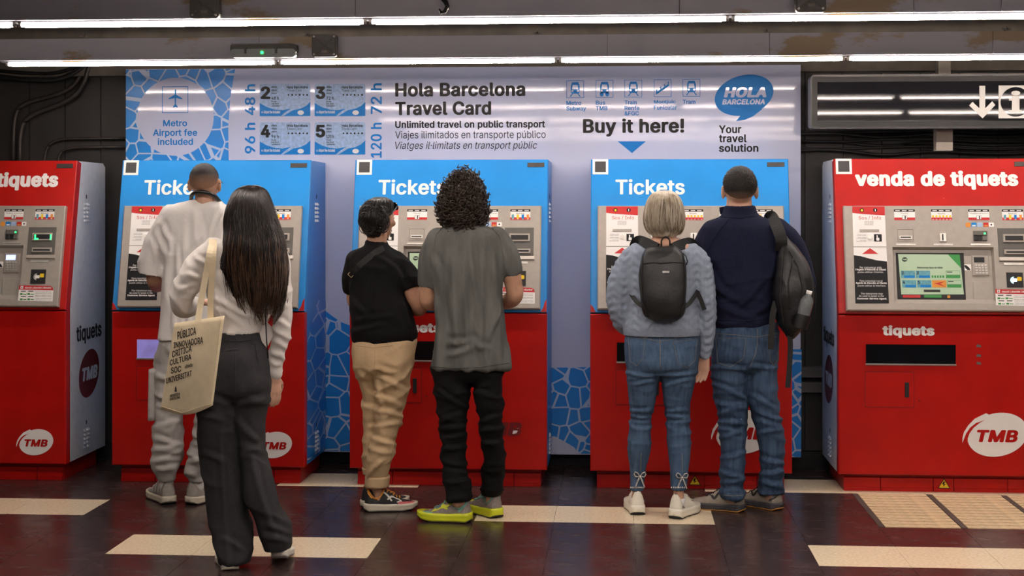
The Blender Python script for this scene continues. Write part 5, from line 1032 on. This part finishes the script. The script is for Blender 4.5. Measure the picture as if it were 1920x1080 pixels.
# ---------------------------------------------------------------- man with curls
Y = 7.44; p = person('curly-haired man in washed grey t-shirt and black trousers', atY(880, 700, Y))
te = [(417, 848, 898, .06, 0), (424, 832, 916, .075, 0), (433, 815, 934, .09, 0), (446, 806, 946, .105, 0), (470, 803, 952, .12, 0), (500, 806, 948, .125, -.01), (549, 816, 946, .125, -.01), (600, 818, 948, .13, -.01), (638, 814, 949, .135, -.01), (670, 809, 954, .14, -.01), (690, 806, 957, .14, -.01)]
q = MB(); rows_mb(q, te, Y); limb(q, [(822, 448, 0, .06), (810, 480, 0, .068), (806, 515, .0, .066), (805, 538, .01, .06)], Y, open_=True); limb(q, [(930, 446, 0, .06), (946, 475, 0, .068), (957, 500, .0, .064), (960, 514, .01, .058)], Y, open_=True)
me = remesh(q, .0085, 5); folds(me, lambda c: .019*sharp(c.x*6+nz(c.z*2, 3, 1)*.8, c.y*4, c.z*1.3)*min(1, max(.15, (1.45-c.z)*3))+.007*nz(c.x*12, c.y*10, c.z*5)); creases(me, Y, [[(830, 500), (822, 680)], [(850, 480), (856, 690)], [(880, 440), (896, 600)], [(906, 460), (900, 680)], [(925, 480), (937, 680)], [(870, 560), (880, 690)], [(812, 480), (824, 522)], [(945, 470), (952, 512)], [(840, 646), (885, 640)], [(885, 640), (915, 656)], [(835, 668), (890, 652)], [(815, 560), (835, 620)], [(940, 560), (915, 640)]], 0.013, 6); tt_ = bvh(me); ts_ = place(me, 't_shirt', 'washed_tee', p)
seam(tt_, [(808, 686), (850, 690), (900, 688), (955, 680)], 'hem_stitch', 'washed_tee', ts_, .002); seam(tt_, [(832, 424), (818, 440), (812, 470), (818, 510)], 'armhole_seam', 'washed_tee', ts_, .002); seam(tt_, [(920, 424), (938, 445), (945, 480), (944, 515)], 'armhole_seam', 'washed_tee', ts_, .002)
Lb = [(690, 809, 884, .11, 0), (720, 812, 884, .11, 0), (755, 818, 878, .1, 0), (798, 824, 873, .092, -.01), (813, 826, 873, .09, -.01), (860, 828, 874, .08, -.02), (900, 832, 880, .072, -.05), (938, 836, 886, .068, -.07)]
Rb = [(690, 880, 943, .11, 0), (724, 888, 943, .11, 0), (775, 896, 943, .1, 0), (798, 899, 943, .095, 0), (852, 906, 947, .08, .02), (890, 904, 945, .07, .05), (930, 902, 942, .065, .07)]
q = MB(); rows_mb(q, Lb, Y); rows_mb(q, Rb, Y); rows_mb(q, [(640, 816, 944, .12, 0), (680, 811, 944, .125, 0), (705, 812, 944, .12, 0), (716, 818, 940, .09, 0)], Y)
me = remesh(q, .0085, 4); folds(me, lambda c: .013*sharp(c.x*4+c.z*3, c.y*5, c.z*11)+.004*nz(c.x*10, c.y*10, c.z*20)); creases(me, Y, [[(825, 790), (872, 775)], [(826, 805), (872, 800)], [(828, 822), (874, 815)], [(828, 842), (872, 838)], [(900, 790), (943, 780)], [(902, 810), (945, 800)], [(904, 832), (945, 828)], [(830, 880), (880, 890)], [(835, 905), (884, 900)], [(905, 880), (944, 885)], [(815, 730), (870, 762)], [(890, 735), (940, 747)]], 0.01, 4); place(me, 'trousers', 'black_denim', p)
q = MB(); H4 = atY(868, 378, Y); P, rot = head(q, H4, 0, -.15, 1.0); q.capsule(atY(871, 400, Y), atY(872, 425, Y), .052, .056); rows_mb(q, [(422, 842, 904, .06, 0), (445, 820, 936, .075, 0), (500, 825, 932, .095, 0), (600, 828, 936, .1, 0), (690, 822, 936, .1, 0), (712, 826, 932, .08, 0)], Y)
for rows, yo in ((Lb, -.07), (Rb, .07)): rows_mb(q, [(r[0], r[1]+8, r[2]-8, r[3]*.7, r[4]) for r in rows]+[(952, (rows[-1][1]+rows[-1][2])/2-9, (rows[-1][1]+rows[-1][2])/2+9, .028, yo)], Y)
limb(q, [(822, 450, 0, .046), (806, 520, .0, .05), (803, 548, .01, .046), (803, 563, .02, .046), (812, 568, .1, .042), (826, 566, .18, .034), (838, 562, .24, .028)], Y); limb(q, [(930, 448, 0, .046), (955, 505, .0, .05), (963, 535, .01, .045), (965, 553, .02, .044), (956, 563, .09, .042), (940, 566, .18, .034), (926, 562, .24, .028)], Y)
hand(q, atY(838, 562, Y+.24), (.6, .8, .1), (0, -.3, 1), (0, 1, .3), .6); hand(q, atY(926, 562, Y+.24), (-.6, .8, .1), (0, -.3, 1), (0, 1, .3), .6)
place(remesh(q, .006, 4), 'body', 'skin_tan', p)
q = MB(); hc = [(324, 862, 880, .03, -.0), (333, 848, 893, .07, 0), (350, 834, 903, .1, 0), (372, 825, 911, .115, 0), (395, 822, 914, .115, -.005), (410, 828, 910, .1, -.005), (421, 842, 895, .07, -.01)]
rows_mb(q, hc, Y, .86, 2.1); me = remesh(q, .01, 4); folds(me, lambda c: .012*nz(c.x*40, c.y*40, c.z*40)); tc_ = [v.co.copy() for v in me.vertices]; tn = [v.normal.copy() for v in me.vertices]; hs = place(me, 'hair', 'hair_curly', p)
q = MB(); rnd = random.Random(11); idx = [i for i in range(len(tc_)) if tc_[i].z > atY(868, 424, Y).z]
for k in range(1500):
    i = rnd.choice(idx); c, n_ = tc_[i], tn[i]
    if n_.y > .55: continue
    down = Vector((0, 0, -1)); ax = (n_*rnd.uniform(.2, .9)+down*rnd.uniform(.2, 1)+Vector((rnd.uniform(-.6, .6), rnd.uniform(-.3, .3), rnd.uniform(-.3, .3)))).normalized(); e1 = ax.orthogonal().normalized(); e2 = ax.cross(e1); rad = rnd.uniform(.007, .013); L_ = rnd.uniform(.02, .048); tw = rnd.uniform(1.3, 2.4); ph = rnd.random()*6.3; st_ = 11
    q.tube([c+n_*.002+ax*(L_*s_/st_)+(e1*math.cos(ph+tw*6.28*s_/st_)+e2*math.sin(ph+tw*6.28*s_/st_))*rad*(.5+.5*min(1, s_/4)) for s_ in range(st_+1)], [.003]*st_+[.001], 3)
o = wbuild(q, 'curls', 'hair_curly', hs, True); o['kind'] = 'stuff'
ld = [('sole_lime', [(.12, 2.35), (.3, 2.2), (.42, 2.5), (.52, 2.2), (.44, 1.85)], .016), ('sole_lime', [(.4, 2.75), (.55, 2.45), (.68, 2.55), (.62, 2.15)], .014), ('shoe_blue', [(.38, 1.9), (.52, 1.95), (.66, 2.0)], .016), ('shoe_teal', [(.68, 2.85), (.82, 2.4), (.95, 2.0)], .024), ('shoe_teal', [(.03, 2.1), (.1, 2.5), (.2, 2.85)], .02)]
foot(p, 861, Y-.07, 78, .275, 'shoe_mesh', 'sole_lime', hh=.115, st=.045, w_=.05, collar='shoe_teal', decos=ld, sub=('shoe_teal',))
foot(p, 922, Y+.07, 38, .28, 'shoe_mesh', 'sole_lime', hh=.118, st=.045, w_=.05, collar='shoe_teal', decos=[('sole_lime', [(.02, 1.2), (.05, 1.5), (.02, 1.9)], .03), ('shoe_teal', [(.3, 2.4), (.45, 2.2), (.6, 2.3)], .03)], sub=('shoe_teal',))
for px, py, yo in ((862, 938, -.07), (922, 928, .07)):
    q = MB(); c = atY(px, py+8, Y+yo); q.tube([c+Vector((0, 0, -.05)), c+Vector((0, 0, .02))], [.03, .033], 12); wbuild(q, 'sock', 'sock_dark', p, True)
# ---------------------------------------------------------------- blonde woman
Y = 7.66; p = person('blonde woman in pale blue cable-knit sweater and cropped jeans with ankle bows', atY(1240, 700, Y), 'people using the ticket machines')
sb = [(458, 1186, 1304, .04, .01), (463, 1179, 1309, .07, 0), (470, 1174, 1313, .09, 0), (490, 1170, 1318, .11, 0), (530, 1172, 1312, .12, 0), (566, 1174, 1306, .12, -.005), (600, 1171, 1311, .125, -.01), (614, 1169, 1313, .128, -.01), (627, 1171, 1311, .125, -.01)]
q = MB(); rows_mb(q, sb, Y); limb(q, [(1184, 480, 0, .05), (1174, 500, 0, .062), (1162, 535, 0, .06), (1158, 565, .01, .056), (1162, 592, .04, .048), (1172, 612, .1, .04), (1182, 618, .16, .034)], Y); limb(q, [(1303, 480, 0, .05), (1312, 500, 0, .062), (1320, 540, -.01, .058), (1324, 580, -.01, .052), (1325, 620, .0, .042), (1322, 655, .02, .034), (1321, 664, .022, .034)], Y)
me = remesh(q, .008, 4); folds(me, lambda c: .005*nz(c.x*9, c.y*9, c.z*8)+.0035*math.sin(c.z*150+3*math.sin(c.x*60))*abs(math.sin(c.x*52))+.004*ridge(c.x*12+c.z*6, c.y*9, c.z*12)); ts5 = bvh(me); place(me, 'sweater', 'knit_blue', p)
q = MB(); rows_mb(q, [(613, 1168, 1313, .131, -.01), (620, 1168, 1314, .132, -.01), (628, 1170, 1312, .13, -.01)], Y, 1.0); wbuild(q, 'hem_rib', 'rib_blue', p, True)
La = [(640, 1171, 1240, .115, -.02), (696, 1174, 1238, .115, -.02), (748, 1179, 1230, .1, 0), (785, 1182, 1222, .085, .01), (800, 1180, 1221, .082, 0), (837, 1176, 1221, .08, -.01), (874, 1180, 1212, .065, 0), (900, 1181, 1208, .055, -.01), (918, 1181, 1207, .052, -.015)]
Ra = [(640, 1240, 1312, .115, -.02), (700, 1239, 1307, .115, -.02), (748, 1243, 1296, .1, 0), (785, 1249, 1293, .085, .0), (800, 1250, 1294, .082, -.01), (830, 1251, 1296, .08, -.02), (878, 1256, 1291, .065, -.07), (900, 1257, 1289, .055, -.09), (918, 1257, 1288, .052, -.1)]
q = MB(); rows_mb(q, La, Y); rows_mb(q, Ra, Y); rows_mb(q, [(616, 1174, 1309, .115, 0), (645, 1170, 1313, .125, -.015), (680, 1172, 1310, .135, -.03), (700, 1176, 1306, .11, -.02)], Y)
me = remesh(q, .0075, 4)
def kn(c): m_ = math.exp(-((c.z-.45)/.09)**2)+.6*math.exp(-((c.z-.72)/.05)**2)+.12; return .010*sharp(c.x*4, c.y*5, c.z*18)*m_+.003*nz(c.x*12, c.y*12, c.z*12)
folds(me, kn); creases(me, Y, [[(1180, 772), (1222, 768)], [(1180, 780), (1222, 784)], [(1180, 792), (1220, 791)], [(1245, 770), (1293, 771)], [(1248, 781), (1293, 783)], [(1250, 793), (1293, 791)], [(1174, 700), (1232, 707)], [(1242, 707), (1306, 698)], [(1245, 722), (1300, 712)], [(1182, 720), (1228, 716)]], 0.008, 3.2); tj = bvh(me); je = place(me, 'jeans', 'denim', p)
for qd in ([(1178, 632), (1209, 635), (1206, 672), (1182, 678)], [(1262, 641), (1307, 636), (1303, 676), (1272, 682)]):
    patch(tj, qd, 'back_pocket', 'denim', je, .003); seam(tj, [qd[0], qd[3], ((qd[3][0]+qd[2][0])/2, max(qd[2][1], qd[3][1])+8), qd[2], qd[1], qd[0]], 'pocket_stitch', 'denim_stitch', je, .001)
seam(tj, [(1237, 628), (1238, 660), (1238, 690)], 'back_seam', 'denim_stitch', je, .0015); seam(tj, [(1175, 628), (1205, 633), (1237, 641), (1272, 633), (1308, 630)], 'yoke_seam', 'denim_stitch', je, .0013)
seam(tj, [(1202, 850), (1201, 885)], 'calf_seam', 'denim_stitch', je, .0014); seam(tj, [(1279, 850), (1279, 885)], 'calf_seam', 'denim_stitch', je, .0014)
for bx, by, hl, hr_ in ((1200, 893, 1180, 1209), (1279, 895, 1256, 1290)):
    c = hit(tj, bx, by)[0]
    if c:
        b_ = tag(thing('ankle_bow', None, None, (0, 0, 0))); b_.parent = p; b_.location = (c.x-p.location.x, c.y-.004-p.location.y, c.z)
        for sx in (-1, 1):
            q = MB(); q.tube([Vector((sx*x, -.004-.003*math.sin(k), z)) for k, (x, z) in enumerate(((0, 0), (.012, .018), (.024, .024), (.03, .012), (.022, -.002), (0, 0)))], .0035, 6); q.build('loop', 'pearl', b_, True)
            q = MB(); q.tube([Vector((sx*x, -.004, z)) for x, z in ((0, 0), (.01, -.02), (.018, -.04), (.024, -.055))], [.004, .0045, .004, .003], 6); q.build('tail', 'pearl', b_, True)
        q = MB(); q.ell((0, -.006, 0), .006, .005, .006); q.build('knot', 'pearl', b_, True)
    for k in range(11):
        x = hl+(hr_-hl)*k/10; h, n_ = hit(tj, x, 914)
        if h: q = MB(); q.ell(h, .0045, .0045, .0045, nu=8, nv=6); wbuild(q, 'hem_bead', 'pearl', je, True)
q = MB(); H5 = atY(1246, 402, Y+.01); P, rot = head(q, H5, 0, -.1, .97); q.capsule(atY(1247, 425, Y), atY(1247, 460, Y-.005), .053, .06); rows_mb(q, [(446, 1222, 1272, .058, 0), (452, 1212, 1284, .068, -.004), (460, 1199, 1294, .082, -.006), (472, 1192, 1300, .088, -.004), (500, 1186, 1302, .1, 0), (600, 1186, 1296, .1, 0), (690, 1182, 1300, .1, 0)], Y)
for rows, yo in ((La, -.015), (Ra, -.1)): rows_mb(q, [(r[0], r[1]+6, r[2]-6, r[3]*.75, r[4]) for r in rows]+[(930, (rows[-1][1]+rows[-1][2])/2-10, (rows[-1][1]+rows[-1][2])/2+10, .032, yo), (950, (rows[-1][1]+rows[-1][2])/2-9, (rows[-1][1]+rows[-1][2])/2+9, .028, yo)], Y)
limb(q, [(1182, 492, 0, .042), (1162, 535, 0, .042), (1162, 590, .04, .036), (1182, 618, .17, .028)], Y); limb(q, [(1306, 492, 0, .042), (1320, 540, -.01, .042), (1324, 600, -.005, .036), (1321, 668, .024, .026)], Y)
hand(q, atY(1320.5, 664, Y+.024), (-.14, .05, -1), (.35, .94, 0), (-1, .2, 0), .62, .95); hand(q, atY(1182, 618, Y+.18), (.3, 1, .2), (0, 0, 1), (1, 0, 0), .7, .9)
place(remesh(q, .0055, 4), 'body', 'skin', p)
hd = [(359, 1234, 1258, .035, 0), (363, 1224, 1267, .07, 0), (374, 1216, 1275, .1, 0), (390, 1211, 1280, .115, 0), (408, 1209, 1282, .12, -.002), (424, 1211, 1281, .115, -.005), (434, 1216, 1277, .1, -.008), (443, 1224, 1269, .085, -.01)]
hh_ = hair_rows(p, hd, Y, 1500, 'blond', r=.0013, endj=.3, wav=.006, seed=21)
hair_rows(p, hd, Y, 150, 'blond_dark', 'lowlights', r=.0013, endj=.15, wav=.008, seed=23, e0=.5, base_sc=.9)
foot(p, 1194, Y-.015, 6, .26, 'shoe_white', 'shoe_white', hh=.122, st=.045, w_=.047, decos=[('shoe_grey', [(.02, 1.3), (.03, 1.6)], .02)], sub=('shoe_white',))
foot(p, 1273, Y-.1, -26, .26, 'shoe_white', 'shoe_white', hh=.122, st=.045, w_=.047, decos=[('shoe_grey', [(.02, 1.3), (.03, 1.6)], .02), ('shoe_grey', [(.1, .2), (.16, .25), (.22, .2)], .012)], sub=('shoe_white',))
for px, yo in ((1194, -.015), (1273, -.1)):
    q = MB(); c = atY(px, 938, Y+yo); q.tube([c+Vector((0, 0, -.04)), c+Vector((0, 0, .012))], [.03, .034], 12); wbuild(q, 'sock', 'sock_white', p, True)
# her small backpack
bp = thing('backpack', 'small black backpack on the back of the blonde woman', 'backpack', atY(1244, 603, Y-.2)); BYc = Y-.165
rows = [(461, 1226, 1262, .03, .03), (464, 1217, 1271, .045, .02), (473, 1207, 1281, .06, .01), (490, 1201, 1286, .07, 0), (520, 1199, 1288, .08, -.01), (555, 1200, 1287, .085, -.015), (580, 1203, 1285, .08, -.01), (594, 1212, 1278, .065, 0), (603, 1228, 1262, .04, .01)]
q = MB(); rows_mb(q, rows, BYc, 1, 2.8); me = remesh(q, .006, 4); folds(me, lambda c: .008*sharp(c.x*9, c.y*5, c.z*3)+.003*nz(c.x*20, c.y*10, c.z*14)); tp = bvh(me); bb = place(me, 'pack_body', 'nylon', bp)
seam(tp, [(1207, 495), (1225, 492), (1240, 494), (1262, 492), (1283, 493)], 'pocket_zip', 'nylon_strap', bb, .003); seam(tp, [(1206, 478), (1203, 520), (1205, 570), (1216, 594)], 'piping', 'nylon_strap', bb, .0035); seam(tp, [(1280, 476), (1285, 520), (1283, 570), (1274, 594)], 'piping', 'nylon_strap', bb, .0035)
q = MB(); ptext(q, tp, 'QUECHUA', [(1242, 508), (1255, 508), (1255, 512), (1242, 512)], 0, .04); wbuild(q, 'lettering', 'white_print', bb)
q = MB(); q.tube([atY(x, y, BYc+.03) for x, y in ((1240, 463), (1240, 452), (1243, 446), (1248, 444), (1253, 446), (1256, 452), (1256, 463))], .0045, 7); wbuild(q, 'grab_loop', 'nylon_strap', bp, True)
for sx, pts in ((-1, [(1232, 466, BYc+.03), (1220, 460, BYc+.07), (1207, 454, Y-.05), (1197, 452, Y+.02), (1190, 462, Y+.08), (1187, 490, Y+.12)]), (1, [(1262, 466, BYc+.03), (1272, 461, BYc+.07), (1284, 457, Y-.05), (1294, 456, Y+.02), (1302, 465, Y+.08), (1304, 490, Y+.12)])): strap(pts, 'shoulder_strap', 'nylon_strap', bp, .055, .012)
strap([(1204, 574, BYc-.0), (1193, 565, BYc+.03), (1183, 550, Y-.06), (1176, 535, Y+.0)], 'side_strap', 'nylon_strap', bp, .022, .003); strap([(1283, 576, BYc), (1293, 568, BYc+.03), (1304, 553, Y-.09), (1309, 545, Y-.06)], 'side_strap', 'nylon_strap', bp, .022, .003); strap([(1308, 549, Y-.1), (1314, 562, Y-.1), (1321, 581, Y-.1)], 'strap_tail', 'nylon_strap', bp, .022, .003)
q = MB(); q.tube([atY(x, y, BYc-.05) for x, y in ((1280, 474), (1286, 480), (1289, 490), (1287, 497))], .003, 6); wbuild(q, 'zip_pull', 'black_plastic', bp, True)
# ---------------------------------------------------------------- man in navy
Y = 7.80; p = person('man in navy zip-neck sweater and blue jeans with a backpack on one shoulder', atY(1400, 700, Y))
sn = [(385, 1357, 1416, .062, .005), (400, 1352, 1420, .066, 0), (407, 1346, 1430, .075, 0), (415, 1328, 1452, .09, 0), (428, 1317, 1470, .11, 0), (455, 1313, 1478, .125, 0), (500, 1320, 1470, .135, 0), (560, 1334, 1456, .135, 0), (595, 1338, 1449, .132, 0), (614, 1339, 1446, .13, 0)]
q = MB(); rows_mb(q, sn, Y); limb(q, [(1336, 436, 0, .066), (1318, 470, .06, .068), (1310, 515, .09, .062), (1314, 545, .14, .054), (1332, 548, .26, .042)], Y); limb(q, [(1456, 432, 0, .066), (1480, 458, -.0, .07), (1498, 495, .01, .066), (1508, 530, .02, .06), (1505, 555, .06, .054), (1480, 560, .2, .042)], Y)
me = remesh(q, .0085, 5); folds(me, lambda c: .008*nz(c.x*7+c.z*5, c.y*7, c.z*6)+.011*sharp(c.x*3.5-c.z*3, c.y*5, c.z*9)*(1 if c.z < 1.25 else .3)); creases(me, Y, [[(1330, 560), (1400, 592)], [(1345, 575), (1420, 602)], [(1440, 520), (1380, 580)], [(1325, 500), (1362, 560)], [(1380, 440), (1390, 500)], [(1460, 450), (1440, 540)], [(1335, 540), (1382, 560)], [(1442, 570), (1400, 597)]], 0.01, 6); t6 = bvh(me); s6 = place(me, 'sweater', 'navy_knit', p)
seam(t6, [(1352, 407), (1385, 409), (1419, 405)], 'collar_seam', 'navy_knit', s6, .0025); seam(t6, [(1340, 599), (1390, 602), (1447, 598)], 'hem_seam', 'navy_knit', s6, .0025); seam(t6, [(1366, 412), (1352, 428), (1336, 450), (1328, 470)], 'raglan_seam', 'navy_knit', s6, .0025)
q = MB(); q.prism(Fr(atY(1353, 400, Y+.02), (1, 0, 0), (0, 0, 1)), [(-.012, .03), (.01, .035), (.012, -.012), (-.008, -.004)][::-1], 0, .02); wbuild(q, 'collar_flap', 'navy_knit', p)
Ld = [(620, 1341, 1404, .12, 0), (660, 1336, 1405, .12, 0), (700, 1332, 1404, .115, 0), (740, 1338, 1400, .11, 0), (780, 1345, 1399, .1, -.01), (800, 1346, 1398, .098, -.01), (859, 1351, 1397, .09, -.04), (900, 1349, 1396, .085, -.05), (933, 1352, 1395, .08, -.06)]
Rd = [(620, 1400, 1461, .12, 0), (696, 1403, 1457, .115, 0), (744, 1403, 1458, .11, 0), (775, 1410, 1461, .1, 0), (807, 1419, 1470, .098, 0), (859, 1425, 1470, .09, 0), (904, 1424, 1468, .08, .0), (924, 1424, 1467, .078, .0)]
q = MB(); rows_mb(q, Ld, Y); rows_mb(q, Rd, Y); rows_mb(q, [(604, 1342, 1458, .12, 0), (640, 1337, 1461, .13, -.01), (675, 1334, 1459, .13, -.015), (695, 1338, 1456, .1, 0)], Y)
me = remesh(q, .008, 3); folds(me, lambda c: .016*sharp(c.x*4+c.z*5, c.y*4, c.z*10)*(.35+.65*math.exp(-((c.z-.5)/.16)**2)+.8*math.exp(-((c.z-.1)/.08)**2))+.003*nz(c.x*12, c.y*12, c.z*18)); creases(me, Y, [[(1335, 690), (1400, 692)], [(1405, 690), (1457, 688)], [(1335, 720), (1395, 745)], [(1345, 755), (1398, 766)], [(1345, 776), (1397, 760)], [(1346, 790), (1398, 796)], [(1348, 806), (1396, 812)], [(1350, 822), (1396, 806)], [(1405, 740), (1456, 766)], [(1412, 770), (1462, 786)], [(1418, 790), (1468, 801)], [(1422, 812), (1470, 806)], [(1350, 860), (1396, 850)], [(1350, 885), (1394, 896)], [(1350, 906), (1395, 900)], [(1352, 918), (1394, 923)], [(1426, 860), (1468, 871)], [(1425, 890), (1467, 885)], [(1425, 905), (1466, 909)]], 0.011, 4); tj = bvh(me); je = place(me, 'jeans', 'denim_dark', p)
for qd in ([(1342, 634), (1399, 634), (1394, 672), (1346, 680)], [(1442, 634), (1460, 631), (1459, 672), (1444, 677)]):
    patch(tj, qd, 'back_pocket', 'denim_dark', je, .003); seam(tj, [qd[0], qd[3], ((qd[3][0]+qd[2][0])/2, max(qd[2][1], qd[3][1])+8), qd[2], qd[1], qd[0]], 'pocket_stitch', 'denim_stitch', je, .001)
seam(tj, [(1420, 618), (1420, 645), (1416, 665), (1406, 688)], 'back_seam', 'denim_stitch', je, .0014); seam(tj, [(1341, 626), (1380, 628), (1420, 632), (1460, 624)], 'yoke_seam', 'denim_stitch', je, .0013); seam(tj, [(1354, 928), (1374, 930), (1394, 928)], 'hem_stitch', 'denim_stitch', je, .0013)
q = MB(); H6 = atY(1387, 358, Y); P, rot = head(q, H6, 0, -.08, 1.07); q.capsule(atY(1386, 376, Y+.02), atY(1386, 397, Y+.01), .066, .068); rows_mb(q, [(402, 1362, 1412, .055, 0), (420, 1352, 1428, .06, 0), (445, 1335, 1450, .08, 0), (480, 1332, 1456, .1, 0), (600, 1348, 1440, .1, 0), (690, 1345, 1450, .1, 0)], Y)
for rows, yo in ((Ld, -.06), (Rd, .0)): rows_mb(q, [(r[0], r[1]+8, r[2]-8, r[3]*.7, r[4]) for r in rows]+[(945, (rows[-1][1]+rows[-1][2])/2-10, (rows[-1][1]+rows[-1][2])/2+10, .03, yo)], Y)
limb(q, [(1336, 436, 0, .05), (1313, 510, .09, .046), (1315, 540, .14, .042), (1338, 546, .28, .03)], Y); limb(q, [(1456, 432, 0, .05), (1498, 495, .01, .05), (1506, 535, .02, .046), (1498, 552, .09, .042), (1470, 558, .24, .03)], Y)
hand(q, atY(1338, 546, Y+.29), (.5, .8, .1), (0, -.2, 1), (0, 1, .2), .6); hand(q, atY(1470, 558, Y+.25), (-.6, .8, .1), (0, -.2, 1), (0, 1, .2), .6)
place(remesh(q, .006, 4), 'body', 'skin', p)
fade_mat('salt_fade', '2a2523', 'a98570', H6.z-.055, H6.z+.0); short_hair(p, P, rot, H6, 1.07, 'salt_fade', .06, -.12, 6000, .013, 'salt_fade')
bd_ = [('shoe_black', [(.35, 2.8), (.42, 2.2), (.5, 2.75), (.58, 2.15)], .014), ('sole_dark', [(.02, 2.4), (.08, 2.6), (.16, 2.85)], .045)]
foot(p, 1374, Y-.06, 66, .29, 'shoe_taupe', 'sole_dark', hh=.122, st=.036, w_=.054, osole='sole_gum', decos=bd_, sub=('shoe_black',))
foot(p, 1446, Y, 42, .29, 'shoe_taupe', 'sole_dark', hh=.122, st=.036, w_=.054, osole='sole_gum', decos=bd_+[('shoe_black', [(.02, 1.0), (.03, 1.6), (.02, 2.2)], .05)], sub=('shoe_black',))
# his backpack, hanging from one shoulder
bp = thing('backpack', 'larger black backpack slung on one shoulder of the man in navy', 'backpack', atY(1488, 637, Y-.15)); BYc = Y-.13
rows = [(440, 1461, 1470, .03, .05), (452, 1460, 1480, .05, .04), (471, 1460, 1500, .08, .02), (497, 1456, 1517, .1, 0), (530, 1452, 1525, .11, -.01), (559, 1450, 1523, .11, -.01), (585, 1453, 1517, .105, 0), (605, 1460, 1507, .09, 0), (622, 1470, 1500, .07, .01), (637, 1478, 1490, .03, .02)]
q = MB(); rows_mb(q, rows, BYc, 1, 2.6); me = remesh(q, .0065, 4); folds(me, lambda c: .010*sharp(c.x*8+c.z*3, c.y*5, c.z*5)+.004*nz(c.x*18, c.y*12, c.z*14)); tp = bvh(me); bb = place(me, 'pack_body', 'nylon', bp)
seam(tp, [(1468, 470), (1466, 510), (1463, 560), (1470, 610)], 'back_panel_piping', 'nylon_strap', bb, .006); seam(tp, [(1480, 470), (1496, 500), (1505, 540), (1503, 590)], 'zip', 'nylon_strap', bb, .004); seam(tp, [(1487, 485), (1478, 530), (1480, 580)], 'zip', 'nylon_strap', bb, .004)
strap([(1464, 470, BYc+.0), (1465, 450, BYc-.03), (1459, 430, BYc+.0), (1451, 413, BYc+.07), (1446, 406, Y+.0), (1443, 410, Y+.08), (1442, 430, Y+.14)], 'shoulder_strap', 'nylon_strap', bp, .06, .014)
strap([(1455, 565, BYc-.06), (1449, 590, BYc-.07), (1447, 620, BYc-.07), (1445, 655, BYc-.07)], 'strap_tail', 'nylon_strap', bp, .03, .004, (0, -1, 0)); strap([(1480, 620, BYc-.03), (1482, 650, BYc-.03), (1480, 690, BYc-.03), (1477, 727, BYc-.03)], 'strap_tail', 'nylon_strap', bp, .026, .004, (0, -1, 0))
for pts in ([(1524, 520), (1530, 550), (1528, 590), (1520, 640)], [(1500, 615), (1505, 640), (1501, 655)]): q = MB(); q.tube([atY(x, y, BYc-.02) for x, y in pts], .002, 5); wbuild(q, 'cord', 'nylon_strap', bp, True)
# water bottle in the side pocket
bt = thing('water_bottle', 'clear plastic water bottle in the side pocket of the black backpack', 'bottle', atY(1500, 614, BYc-.13)); b0, b1 = atY(1500, 614, BYc-.125), atY(1518, 545, BYc-.125); ax = (b1-b0); L_ = ax.length; ax.normalize()
prof = [(0, .028), (.03, .034), (.1, .033), (.13, .0315), (.16, .033), (.3, .033), (.34, .031), (.38, .033), (.6, .034), (.7, .033), (.8, .025), (.88, .014), (.92, .013)]
q = MB(); q.tube([b0+ax*L_*t for t, r_ in prof], [r_ for t, r_ in prof], 18); wbuild(q, 'bottle_body', 'bottle_plastic', bt, True)
q = MB(); q.tube([b0+ax*L_*t for t in (.9, 1.0)], [.015, .0145], 16); wbuild(q, 'cap', 'white_print', bt, True)
q = MB(); q.tube([b0+ax*L_*t for t in (-.02, .15, .35)], [.036, .039, .038], 14, 0, False); wbuild(q, 'mesh_pocket', 'nylon', bp, True)
